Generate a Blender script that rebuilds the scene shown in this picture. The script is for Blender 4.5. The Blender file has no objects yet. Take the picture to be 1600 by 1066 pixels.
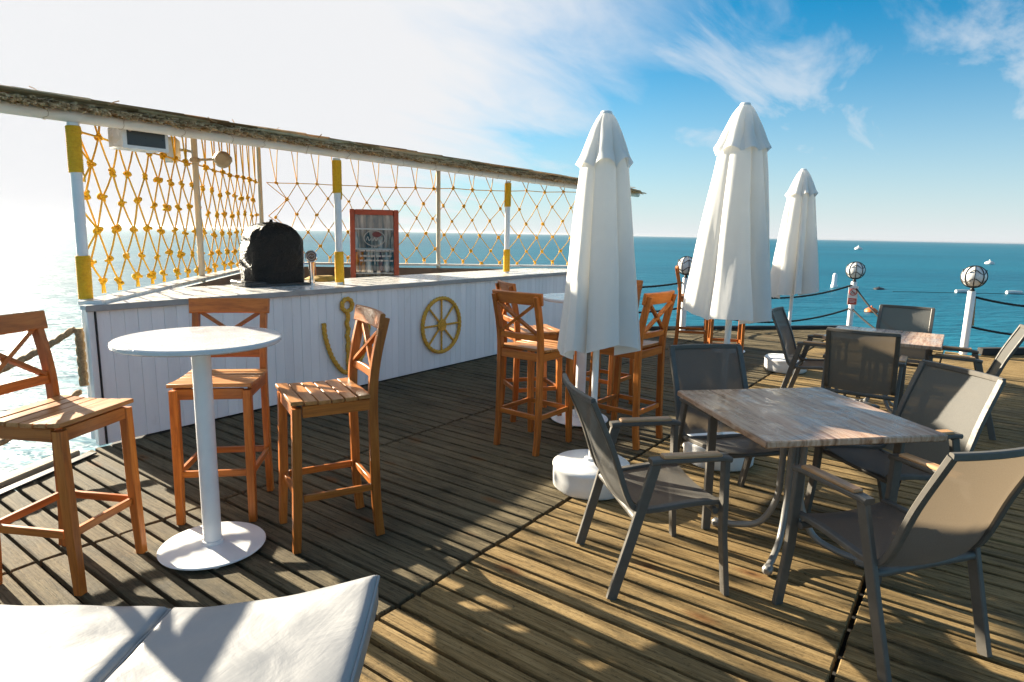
import bpy, math, random
from mathutils import Vector, Matrix, noise as mnoise
R = math.radians
random.seed(7)
scene = bpy.context.scene
COL = scene.collection

# World axes: x runs along the bar front, y runs along the deck planks (away from the camera, to the left), z up.
# ------------------------------------------------------------------ camera
CAM_H = 1.6
th, pitch, roll = R(36.165), R(9.689), R(1.1426)
fwd_h = Vector((math.cos(th), math.sin(th), 0)); rgt = Vector((math.sin(th), -math.cos(th), 0))
fwd = fwd_h * math.cos(pitch) + Vector((0, 0, -math.sin(pitch)))
up = rgt.cross(fwd)
r2 = rgt * math.cos(roll) + up * math.sin(roll)
u2 = -rgt * math.sin(roll) + up * math.cos(roll)
cam_data = bpy.data.cameras.new('camera'); cam = bpy.data.objects.new('camera', cam_data); COL.objects.link(cam)
M = Matrix.Identity(4)
for i, v in enumerate((r2, u2, -fwd)):
    for k in range(3): M[k][i] = v[k]
M.translation = Vector((0, 0, CAM_H))
cam.matrix_world = M
cam_data.sensor_width = 36.0; cam_data.lens = 985.2 / 1600 * 36.0
cam_data.clip_start = 0.05; cam_data.clip_end = 30000
scene.camera = cam

# ------------------------------------------------------------------ light
SUN_EL, SUN_DX = R(19.8), 0.02          # the sun stands behind the bar, along +y
SUN_STRENGTH, SKY_STRENGTH, EXPOSURE = 5.0, 0.05, 1.98
ld = bpy.data.lights.new('sun', 'SUN'); ld.energy = SUN_STRENGTH; ld.angle = R(0.55); ld.color = (1.0, 0.89, 0.70)
sun = bpy.data.objects.new('sun', ld); COL.objects.link(sun)
sdir = Vector((SUN_DX * math.cos(SUN_EL), math.cos(SUN_EL), math.sin(SUN_EL))).normalized()
sun.rotation_euler = sdir.to_track_quat('Z', 'Y').to_euler()
sun.location = sdir * 60

world = bpy.data.worlds.new('World'); scene.world = world; world.use_nodes = True
wn, wl = world.node_tree.nodes, world.node_tree.links
wn.clear()
def WN(t, **kw):
    n = wn.new(t)
    for k, v in kw.items():
        if k.startswith('i_'): n.inputs[int(k[2:])].default_value = v
        else: setattr(n, k, v)
    return n
def wmath(op, a, b=None, c=None, clamp=False):
    n = WN('ShaderNodeMath', operation=op, use_clamp=clamp)
    for i, v in enumerate((a, b, c)):
        if v is None: continue
        if isinstance(v, (int, float)): n.inputs[i].default_value = v
        else: wl.new(v, n.inputs[i])
    return n.outputs[0]
def wsmooth(v, lo, hi):
    n = WN('ShaderNodeMapRange', interpolation_type='SMOOTHSTEP'); wl.new(v, n.inputs[0])
    n.inputs[1].default_value = lo; n.inputs[2].default_value = hi; n.inputs[3].default_value = 0; n.inputs[4].default_value = 1
    return n.outputs[0]
sky = WN('ShaderNodeTexSky', sky_type='NISHITA', sun_disc=False, sun_elevation=SUN_EL, sun_rotation=R(1.0), altitude=0, air_density=1.0, dust_density=0.6, ozone_density=2.5)
tc = WN('ShaderNodeTexCoord')
tint = WN('ShaderNodeMix', data_type='RGBA', blend_type='MULTIPLY'); tint.inputs[0].default_value = 1
wl.new(sky.outputs[0], tint.inputs[6]); tint.inputs[7].default_value = (0.06, 0.64, 0.82, 1)
sep = WN('ShaderNodeSeparateXYZ'); wl.new(tc.outputs['Generated'], sep.inputs[0])
dot = WN('ShaderNodeVectorMath', operation='DOT_PRODUCT'); wl.new(tc.outputs['Generated'], dot.inputs[0]); dot.inputs[1].default_value = tuple(sdir)
elev = wmath('MAXIMUM', sep.outputs[2], 0.0)
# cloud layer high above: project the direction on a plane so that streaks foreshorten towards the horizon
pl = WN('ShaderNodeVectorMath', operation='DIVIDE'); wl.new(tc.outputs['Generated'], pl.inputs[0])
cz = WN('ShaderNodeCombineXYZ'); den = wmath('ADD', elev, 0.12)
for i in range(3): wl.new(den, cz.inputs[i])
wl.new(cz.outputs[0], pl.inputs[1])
mp = WN('ShaderNodeMapping'); wl.new(pl.outputs[0], mp.inputs[0]); mp.inputs[2].default_value = (0, 0, R(-28)); mp.inputs[3].default_value = (0.55, 1.5, 0.0); mp.inputs[1].default_value = (-3.2, 2.2, 0)  # offset picked to leave the unseen sky cloudier, as added neutral fill
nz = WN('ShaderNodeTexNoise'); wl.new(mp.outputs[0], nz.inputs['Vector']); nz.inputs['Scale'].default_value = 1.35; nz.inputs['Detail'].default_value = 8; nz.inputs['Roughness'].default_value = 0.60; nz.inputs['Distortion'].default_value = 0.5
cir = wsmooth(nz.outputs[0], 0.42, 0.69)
glow = wsmooth(wmath('ADD', dot.outputs[1], wmath('MULTIPLY', wmath('SUBTRACT', nz.outputs[0], 0.5), 0.42)), 0.36, 0.76)      # thin veil of cloud round the sun
haze = wmath('MULTIPLY', wmath('POWER', wmath('SUBTRACT', 1.0, wmath('MINIMUM', wmath('MULTIPLY', elev, 3.1), 1.0)), 1.8), 0.94)   # pale band low over the sea
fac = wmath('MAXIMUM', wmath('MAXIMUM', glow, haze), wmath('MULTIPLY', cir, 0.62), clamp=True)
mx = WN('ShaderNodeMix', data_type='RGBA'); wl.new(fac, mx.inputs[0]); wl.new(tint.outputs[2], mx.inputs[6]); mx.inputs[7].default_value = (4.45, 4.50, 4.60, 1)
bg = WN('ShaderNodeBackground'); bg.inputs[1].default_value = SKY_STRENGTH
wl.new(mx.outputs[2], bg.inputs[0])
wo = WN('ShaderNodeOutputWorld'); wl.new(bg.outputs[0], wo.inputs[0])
scene.view_settings.view_transform = 'Standard'; scene.view_settings.look = 'None'
scene.view_settings.exposure = EXPOSURE; scene.view_settings.gamma = 1.0
scene.view_settings.use_curve_mapping = False

# ------------------------------------------------------------------ materials
class Mat:
    def __init__(s, name):
        s.m = bpy.data.materials.new(name); s.m.use_nodes = True
        s.n, s.l = s.m.node_tree.nodes, s.m.node_tree.links
        s.b = s.n['Principled BSDF']; s.out = s.n['Material Output']
    def new(s, t, **kw):
        n = s.n.new(t)
        for k, v in kw.items(): setattr(n, k, v)
        return n
    def link(s, a, b): s.l.new(a, b)
    def math(s, op, a, b=None, clamp=False):
        n = s.new('ShaderNodeMath', operation=op, use_clamp=clamp)
        for i, v in enumerate((a, b)):
            if v is None: continue
            if isinstance(v, (int, float)): n.inputs[i].default_value = v
            else: s.link(v, n.inputs[i])
        return n.outputs[0]
    def coords(s, kind='Object', scale=(1, 1, 1), rot=(0, 0, 0), island=False):
        if kind == 'World': v = s.new('ShaderNodeNewGeometry').outputs['Position']
        else: v = s.new('ShaderNodeTexCoord').outputs[kind]
        if island:
            g = s.new('ShaderNodeNewGeometry'); k = s.new('ShaderNodeVectorMath', operation='SCALE'); k.inputs[0].default_value = (37.0, 19.0, 53.0)
            s.link(g.outputs['Random Per Island'], k.inputs['Scale'])
            a = s.new('ShaderNodeVectorMath', operation='ADD'); s.link(v, a.inputs[0]); s.link(k.outputs[0], a.inputs[1]); v = a.outputs[0]
        mp = s.new('ShaderNodeMapping'); s.link(v, mp.inputs[0]); mp.inputs[3].default_value = scale; mp.inputs[2].default_value = rot
        return mp.outputs[0]
    def noise(s, vec, scale, detail=4, rough=0.55, dist=0.0):
        n = s.new('ShaderNodeTexNoise'); s.link(vec, n.inputs['Vector'])
        n.inputs['Scale'].default_value = scale; n.inputs['Detail'].default_value = detail; n.inputs['Roughness'].default_value = rough; n.inputs['Distortion'].default_value = dist
        return n.outputs[0]
    def ramp(s, v, stops):
        r = s.new('ShaderNodeValToRGB'); s.link(v, r.inputs[0])
        e = r.color_ramp.elements
        e[0].position, e[0].color = stops[0][0], tuple(stops[0][1]) + (1,)
        e[1].position, e[1].color = stops[-1][0], tuple(stops[-1][1]) + (1,)
        for p, c in stops[1:-1]:
            x = e.new(p); x.color = tuple(c) + (1,)
        return r.outputs[0]
    def rng(s, v, a, b, c, d):
        n = s.new('ShaderNodeMapRange'); s.link(v, n.inputs[0])
        for i, x in enumerate((a, b, c, d)): n.inputs[i + 1].default_value = x
        return n.outputs[0]
    def mix(s, f, a, b, mode='MIX'):
        n = s.new('ShaderNodeMix', data_type='RGBA', blend_type=mode)
        for i, v in ((0, f), (6, a), (7, b)):
            if isinstance(v, (int, float)): n.inputs[i].default_value = v
            elif isinstance(v, tuple): n.inputs[i].default_value = v + (1,) if len(v) == 3 else v
            else: s.link(v, n.inputs[i])
        return n.outputs[2]
    def col(s, v):
        if isinstance(v, tuple): s.b.inputs['Base Color'].default_value = v + (1,)
        else: s.link(v, s.b.inputs['Base Color'])
        return s
    def rough(s, v):
        if isinstance(v, (int, float)): s.b.inputs['Roughness'].default_value = v
        else: s.link(v, s.b.inputs['Roughness'])
        return s
    def set(s, **kw):
        for k, v in kw.items(): s.b.inputs[k.replace('_', ' ')].default_value = v
        return s
    def bump(s, h, dist=0.002, strength=0.6):
        n = s.new('ShaderNodeBump'); n.inputs['Strength'].default_value = strength; n.inputs['Distance'].default_value = dist
        s.link(h, n.inputs['Height']); s.link(n.outputs[0], s.b.inputs['Normal']); return s

def simple(name, c, rough=0.5, var=0.12, scale=9, bump=0.0, kind='Object', metal=0.0, **kw):
    m = Mat(name); v = m.coords(kind)
    n = m.noise(v, scale, 5, 0.6)
    lo = tuple(max(0, x * (1 - var)) for x in c); hi = tuple(min(1, x * (1 + var)) for x in c)
    m.col(m.ramp(n, [(0.3, lo), (0.7, hi)])).rough(m.rng(m.noise(v, scale * 2.3, 3), 0.3, 0.7, max(0.02, rough - 0.08), min(1, rough + 0.1)))
    m.set(Metallic=metal, **kw)
    if bump: m.bump(m.noise(v, scale * 5, 4), bump)
    return m.m

def deck_mat():
    m = Mat('weathered_decking')
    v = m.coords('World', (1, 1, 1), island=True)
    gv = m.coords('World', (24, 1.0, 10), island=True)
    grain = m.noise(gv, 2.0, 10, 0.74, 0.9)
    fine = m.noise(m.coords('World', (105, 2.6, 40), island=True), 1.5, 8, 0.72, 0.8)
    pits = m.noise(m.coords('World', (70, 22, 40), island=True), 1.4, 4, 0.6, 0.5)
    blotch = m.noise(m.coords('World', (3.2, 1.1, 3), island=True), 1.0, 7, 0.68, 0.6)
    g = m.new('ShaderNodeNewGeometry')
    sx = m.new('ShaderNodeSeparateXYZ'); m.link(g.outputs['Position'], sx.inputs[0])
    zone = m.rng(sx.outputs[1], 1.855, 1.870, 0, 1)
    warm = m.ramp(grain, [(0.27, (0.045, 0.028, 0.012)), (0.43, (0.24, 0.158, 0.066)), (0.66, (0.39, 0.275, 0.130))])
    cool_shaded = m.ramp(grain, [(0.27, (0.026, 0.020, 0.012)), (0.43, (0.118, 0.093, 0.054)), (0.66, (0.215, 0.172, 0.102))])  # greyer boards on the bar side, colour lowered further to deepen the shade
    c = m.mix(zone, warm, cool_shaded)
    c = m.mix(m.rng(blotch, 0.48, 0.70, 0, 0.8), c, (0.030, 0.027, 0.017), 'MIX')
    c = m.mix(m.rng(fine, 0.53, 0.60, 0, 0.6), c, (0.022, 0.018, 0.011))
    c = m.mix(m.rng(pits, 0.60, 0.66, 0, 0.5), c, (0.020, 0.016, 0.010))
    vor = m.new('ShaderNodeTexVoronoi'); m.link(m.coords('World', (7, 2.6, 3), island=True), vor.inputs['Vector']); vor.inputs['Scale'].default_value = 0.55
    knot = m.rng(vor.outputs['Distance'], 0.05, 0.15, 1, 0)
    c = m.mix(m.math('MULTIPLY', knot, 0.8), c, (0.17, 0.075, 0.026)); c = m.mix(m.rng(vor.outputs['Distance'], 0.02, 0.05, 0.8, 0), c, (0.035, 0.018, 0.008))
    val = m.rng(g.outputs['Random Per Island'], 0, 1, 0.72, 1.18)
    vv = m.new('ShaderNodeCombineXYZ'); [m.link(val, vv.inputs[i]) for i in range(3)]
    c = m.mix(1.0, c, vv.outputs[0], 'MULTIPLY')
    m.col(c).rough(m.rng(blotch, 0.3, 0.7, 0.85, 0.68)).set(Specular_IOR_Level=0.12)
    hgt = m.math('SUBTRACT', m.math('ADD', grain, m.math('MULTIPLY', fine, 0.5)), m.math('MULTIPLY', pits, 0.4))
    m.bump(hgt, 0.009, 0.8)
    return m.m

def stool_wood(name, axis, c=((0.22, 0.056, 0.009), (0.47, 0.140, 0.020), (0.58, 0.205, 0.036))):
    m = Mat(name); sc = [14, 14, 14]; sc[axis] = 1.2
    v = m.coords('Object', tuple(sc), island=True)
    n = m.noise(v, 2.6, 6, 0.6, 0.6); f = m.noise(m.coords('Object', tuple(x * 5 for x in sc), island=True), 2, 3)
    cc = m.ramp(n, [(0.25, c[0]), (0.5, c[1]), (0.75, c[2])])
    cc = m.mix(m.rng(f, 0.5, 0.75, 0, 0.35), cc, c[0])
    oi = m.new('ShaderNodeObjectInfo'); kv = m.rng(oi.outputs['Random'], 0, 1, 0.74, 1.12); vv = m.new('ShaderNodeCombineXYZ'); [m.link(kv, vv.inputs[i]) for i in range(3)]
    cc = m.mix(1.0, cc, vv.outputs[0], 'MULTIPLY')
    wear = m.noise(m.coords('World', (1, 1, 1)), 6, 4)
    cc = m.mix(m.rng(m.noise(m.coords('World'), 14, 6, 0.7), 0.58, 0.74, 0, 0.4), cc, c[0])
    m.col(cc).rough(m.rng(wear, 0.3, 0.7, 0.32, 0.5)).set(Specular_IOR_Level=0.35, Coat_Weight=0.08, Coat_Roughness=0.2)
    m.bump(n, 0.0012, 0.5); return m.m

def table_wood():
    m = Mat('laminate_plank_print')
    v = m.coords('Object', (1, 1, 1))
    sx = m.new('ShaderNodeSeparateXYZ'); m.link(v, sx.inputs[0])
    idx = m.math('FLOOR', m.math('MULTIPLY', m.math('ADD', sx.outputs[1], 3.0), 8.0))
    wnz = m.new('ShaderNodeTexWhiteNoise', noise_dimensions='1D'); m.link(idx, wnz.inputs['W'])
    off = m.new('ShaderNodeCombineXYZ'); m.link(m.math('MULTIPLY', wnz.outputs[0], 9.0), off.inputs[0])
    ad = m.new('ShaderNodeVectorMath', operation='ADD'); m.link(v, ad.inputs[0]); m.link(off.outputs[0], ad.inputs[1])
    mp = m.new('ShaderNodeMapping'); m.link(ad.outputs[0], mp.inputs[0]); mp.inputs[3].default_value = (1.6, 17, 6)
    n = m.noise(mp.outputs[0], 2.2, 8, 0.62, 0.7)
    c = m.ramp(n, [(0.28, (0.13, 0.06, 0.028)), (0.43, (0.46, 0.27, 0.165)), (0.56, (0.60, 0.42, 0.29)), (0.75, (0.70, 0.55, 0.42))])
    vv = m.new('ShaderNodeCombineXYZ'); k = m.rng(wnz.outputs[0], 0, 1, 0.78, 1.12); [m.link(k, vv.inputs[i]) for i in range(3)]
    c = m.mix(1.0, c, vv.outputs[0], 'MULTIPLY')
    wet = m.noise(m.coords('Object', (1, 1, 1)), 7, 5, 0.65, 1.0)
    m.col(c).rough(m.ramp(wet, [(0.42, (0.16,) * 3), (0.56, (0.40,) * 3)])).set(Specular_IOR_Level=0.3)
    m.bump(m.noise(m.coords('Object'), 40, 4), 0.0012, 0.5)
    return m.m

def white_wet():
    m = Mat('white_wet_laminate'); v = m.coords('Object')
    wet = m.noise(v, 9, 5, 0.66, 1.2)
    m.col(m.ramp(wet, [(0.3, (0.60, 0.60, 0.60)), (0.7, (0.63, 0.63, 0.63))])).rough(m.ramp(wet, [(0.40, (0.14,) * 3), (0.60, (0.28,) * 3)]))
    drops = m.new('ShaderNodeTexVoronoi'); m.link(v, drops.inputs['Vector']); drops.inputs['Scale'].default_value = 55
    m.bump(m.rng(drops.outputs['Distance'], 0.1, 0.35, 1, 0), 0.0016, 0.8); return m.m

def mesh_fabric():
    m = Mat('taupe_sling_mesh')
    m.col((0.165, 0.155, 0.14)).rough(0.62).set(Specular_IOR_Level=0.25)
    v = m.coords('Object', (1, 1, 1)); w = m.noise(v, 320, 2)
    m.col(m.ramp(w, [(0.3, (0.105, 0.100, 0.092)), (0.7, (0.17, 0.162, 0.146))]))
    tr = m.new('ShaderNodeBsdfTransparent'); tl = m.new('ShaderNodeBsdfTranslucent'); tl.inputs[0].default_value = (0.235, 0.18, 0.12, 1)
    a = m.new('ShaderNodeMixShader'); a.inputs[0].default_value = 0.34; m.link(m.b.outputs[0], a.inputs[1]); m.link(tl.outputs[0], a.inputs[2])
    b = m.new('ShaderNodeMixShader'); b.inputs[0].default_value = 0.06; m.link(a.outputs[0], b.inputs[1]); m.link(tr.outputs[0], b.inputs[2])
    m.link(b.outputs[0], m.out.inputs[0]); return m.m

def canvas():
    m = Mat('white_canvas'); v = m.coords('World')
    n = m.noise(v, 5, 5, 0.6); f = m.noise(v, 420, 2)
    m.col(m.ramp(n, [(0.3, (0.80, 0.80, 0.80)), (0.7, (0.87, 0.87, 0.86))])).rough(0.85).set(Specular_IOR_Level=0.15)
    m.bump(m.math('ADD', m.noise(m.coords('World', (1, 1, 0.35)), 9, 3), m.math('MULTIPLY', f, 0.05)), 0.006, 0.5)
    tl = m.new('ShaderNodeBsdfTranslucent'); tl.inputs[0].default_value = (0.80, 0.77, 0.70, 1)
    a = m.new('ShaderNodeMixShader'); a.inputs[0].default_value = 0.30; m.link(m.b.outputs[0], a.inputs[1]); m.link(tl.outputs[0], a.inputs[2])
    m.link(a.outputs[0], m.out.inputs[0]); return m.m

def vinyl():
    m = Mat('white_vinyl'); v = m.coords('World')
    n = m.noise(v, 3, 5, 0.6)
    m.col(m.ramp(n, [(0.3, (0.255, 0.26, 0.265)), (0.7, (0.295, 0.295, 0.30))])).rough(m.rng(m.noise(v, 8, 4), 0.3, 0.7, 0.28, 0.5))
    w = m.noise(m.coords('World', (1, 1, 1), (0, 0, R(35))), 4.5, 5, 0.55, 1.6)
    fine = m.noise(m.coords('World', (2, 9, 1), (0, 0, R(60))), 6, 4, 0.6, 0.8)
    m.bump(m.math('ADD', w, m.math('MULTIPLY', fine, 0.25)), 0.006, 0.4); return m.m

def sea():
    m = Mat('sea_water')
    def oriented(ang, sx, sy):
        v = m.new('ShaderNodeNewGeometry').outputs['Position']; mp = m.new('ShaderNodeMapping', vector_type='TEXTURE'); m.link(v, mp.inputs[0])
        mp.inputs[2].default_value = (0, 0, R(ang)); mp.inputs[3].default_value = (sx, sy, 1); return mp.outputs[0]
    near = m.noise(oriented(-50, 1.3, 0.40), 1.0, 4, 0.6, 0.25)
    mid = m.noise(oriented(-62, 9, 2.6), 1.0, 4, 0.6, 0.2)
    cur = m.noise(oriented(-56, 160, 30), 1.0, 4, 0.55)
    m.col(m.ramp(cur, [(0.35, (0.003, 0.088, 0.145)), (0.65, (0.006, 0.122, 0.185))])).rough(0.48).set(IOR=1.33, Specular_IOR_Level=0.4)
    m.bump(m.math('ADD', near, m.math('MULTIPLY', mid, 2.4)), 0.22, 0.8)
    return m.m

def boards_paint():
    m = Mat('white_painted_boards'); v = m.coords('World', island=True)
    n = m.noise(m.coords('World', (3, 3, 0.5), island=True), 5, 5, 0.6)
    d = m.noise(m.coords('World', (9, 9, 0.8), island=True), 4, 6, 0.7)
    c = m.ramp(n, [(0.3, (0.84, 0.84, 0.84)), (0.7, (0.90, 0.90, 0.89))])
    c = m.mix(m.rng(d, 0.60, 0.8, 0, 0.4), c, (0.45, 0.45, 0.43))
    oi = m.new('ShaderNodeObjectInfo'); kv = m.rng(oi.outputs['Random'], 0, 1, 0.90, 1.0); vv = m.new('ShaderNodeCombineXYZ'); [m.link(kv, vv.inputs[i]) for i in range(3)]
    c = m.mix(1.0, c, vv.outputs[0], 'MULTIPLY')
    sc = m.noise(m.coords('World', (2.2, 2.2, 1.0)), 3.0, 7, 0.72, 0.5); c = m.mix(m.rng(sc, 0.60, 0.72, 0, 0.3), c, (0.55, 0.53, 0.48))
    m.col(c).rough(0.42); m.bump(d, 0.001, 0.4); return m.m

def reed():
    m = Mat('dry_reed'); v = m.coords('Object', island=True)
    g = m.new('ShaderNodeNewGeometry')
    c = m.ramp(g.outputs['Random Per Island'], [(0.0, (0.22, 0.11, 0.04)), (0.3, (0.52, 0.33, 0.15)), (0.65, (0.72, 0.51, 0.27)), (1.0, (0.84, 0.66, 0.41))])
    c = m.mix(m.rng(m.noise(m.coords('World'), 7, 4), 0.5, 0.72, 0, 0.5), c, (0.16, 0.09, 0.04))
    m.col(c).rough(0.9).set(Specular_IOR_Level=0.03)
    tl = m.new('ShaderNodeBsdfTranslucent'); m.link(c, tl.inputs[0]); a = m.new('ShaderNodeMixShader'); a.inputs[0].default_value = 0.35
    m.link(m.b.outputs[0], a.inputs[1]); m.link(tl.outputs[0], a.inputs[2]); m.link(a.outputs[0], m.out.inputs[0]); return m.m

def rope_mat(name, lo, hi, fuzz=0.003):
    m = Mat(name); v = m.coords('World')
    m.col(m.ramp(m.noise(v, 60, 4, 0.65), [(0.3, lo), (0.7, hi)])).rough(0.85)
    m.bump(m.noise(v, 260, 3), fuzz, 0.7); return m.m

def glass_pane():
    m = Mat('display_glass'); m.col((0.9, 0.92, 0.9)).rough(0.03)
    tr = m.new('ShaderNodeBsdfTransparent'); gl = m.new('ShaderNodeBsdfGlossy'); gl.inputs[1].default_value = 0.03
    fr = m.new('ShaderNodeFresnel'); fr.inputs[0].default_value = 1.6
    a = m.new('ShaderNodeMixShader'); m.link(fr.outputs[0], a.inputs[0]); m.link(tr.outputs[0], a.inputs[1]); m.link(gl.outputs[0], a.inputs[2])
    m.link(a.outputs[0], m.out.inputs[0]); return m.m

def plastic_bag():
    m = Mat('black_bin_liner'); m.col((0.012, 0.013, 0.013)).rough(0.40).set(Specular_IOR_Level=0.22)
    v = m.coords('Object', (1, 1, 1.4))
    m.bump(m.math('ADD', m.noise(v, 6, 6, 0.6, 2.0), m.math('MULTIPLY', m.noise(v, 19, 4, 0.6, 2.5), 0.45)), 0.055, 0.9); return m.m

def streaks():  # reflection in the door glass, painted as pale vertical streaks
    m = Mat('painted_door_reflection'); n = m.noise(m.coords('Object', (9, 9, 0.9)), 1.5, 5, 0.6, 0.6); k = m.noise(m.coords('Object', (1, 1, 1)), 4.0, 3)
    c = m.ramp(n, [(0.35, (0.035, 0.028, 0.022)), (0.5, (0.36, 0.25, 0.17)), (0.64, (0.80, 0.70, 0.58))])
    m.col(m.mix(m.rng(k, .5, .65, 0, .7), c, (0.05, 0.04, 0.03))).rough(0.4); return m.m

MT = dict(
    deck=deck_mat(), wood_z=stool_wood('varnished_wood_upright', 2), wood_y=stool_wood('varnished_wood_cross', 1), wood_x=stool_wood('varnished_wood_long', 0),
    seatw=stool_wood('varnished_seat_wood', 1, ((0.28, 0.09, 0.020), (0.50, 0.21, 0.060), (0.62, 0.30, 0.11))),
    armwood=stool_wood('pale_arm_wood', 0, ((0.28, 0.14, 0.06), (0.50, 0.29, 0.14), (0.62, 0.41, 0.23))),
    table=table_wood(), white_wet=white_wet(), mesh=mesh_fabric(), canvas=canvas(), vinyl=vinyl(), sea=sea(), boards=boards_paint(), reed=reed(),
    alu=simple('grey_powder_coat', (0.100, 0.090, 0.076), 0.5, 0.12, 20), steel=simple('satin_grey_tube', (0.24, 0.235, 0.225), 0.36, 0.1, 16, metal=0.3),
    white=simple('white_paint', (0.80, 0.80, 0.79), 0.36, 0.05, 8, 0.0006), cream=simple('cream_paint', (0.62, 0.55, 0.43), 0.5, 0.1, 6, 0.001),
    counter=simple('grey_white_counter', (0.70, 0.69, 0.66), 0.26, 0.10, 5, 0.0006, 'World'), cedge=simple('counter_edge', (0.34, 0.33, 0.31), 0.5, 0.12, 9),
    inner=simple('brown_interior_board', (0.20, 0.125, 0.080), 0.6, 0.25, 4, 0.001, 'World'), dark=simple('dark_timber', (0.028, 0.025, 0.022), 0.8, 0.3, 4, 0.003, 'World'),
    black=simple('black_rubber', (0.014, 0.014, 0.014), 0.5, 0.3, 12), pale=simple('bleached_edge_timber', (0.34, 0.28, 0.18), 0.75, 0.25, 5, 0.004, 'World'),
    yellow=rope_mat('yellow_rope', (0.80, 0.38, 0.010), (0.95, 0.55, 0.022)), gold=rope_mat('gold_rope', (0.56, 0.26, 0.025), (0.85, 0.48, 0.07)),
    manila=rope_mat('manila_rope', (0.20, 0.13, 0.06), (0.48, 0.33, 0.17)), darkrope=rope_mat('dark_rope', (0.008, 0.008, 0.008), (0.024, 0.022, 0.020)),
    globe=simple('opal_glass', (0.72, 0.71, 0.68), 0.18, 0.04, 6), chrome=simple('chrome', (0.75, 0.75, 0.75), 0.12, 0.03, 8, metal=1.0),
    bag=plastic_bag(), red=simple('red_painted_frame', (0.44, 0.065, 0.018), 0.45, 0.15, 9), screen=simple('dark_panel', (0.022, 0.026, 0.028), 0.35, 0.15, 8),
    glass=glass_pane(), amber=simple('amber_bottle', (0.50, 0.20, 0.015), 0.15, 0.2, 14), reflect_streaks=streaks(), liner2=simple('cooler_base_panel', (0.025, 0.035, 0.040), 0.35, 0.2, 6),
    signred=simple('red_sign_panel', (0.50, 0.045, 0.025), 0.5, 0.08, 30), signwhite=simple('white_sign_plate', (0.72, 0.70, 0.68), 0.5, 0.05, 20), badge=simple('brown_badge', (0.17, 0.085, 0.035), 0.35, 0.5, 45),
    print_=simple('pale_print', (0.55, 0.47, 0.42), 0.5, 0.08, 20), maroon=simple('maroon_print', (0.16, 0.018, 0.015), 0.45, 0.1, 20),
    orange=simple('orange_buoy', (0.60, 0.13, 0.02), 0.5, 0.1, 5), clear=simple('pale_plastic', (0.62, 0.62, 0.60), 0.25, 0.05, 5), lampbeige=simple('beige_lamp_plastic', (0.50, 0.40, 0.27), 0.5, 0.08, 9),
    reedpale=simple('bleached_reed', (0.78, 0.56, 0.32), 0.9, 0.35, 14, 0, 'World', Specular_IOR_Level=0.03), beam=simple('ivory_pipe_paint', (0.86, 0.80, 0.70), 0.45, 0.08, 5, 0.001, 'World'), straw=simple('yellow_cloth', (0.42, 0.28, 0.06), 0.8, 0.2, 20))

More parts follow.
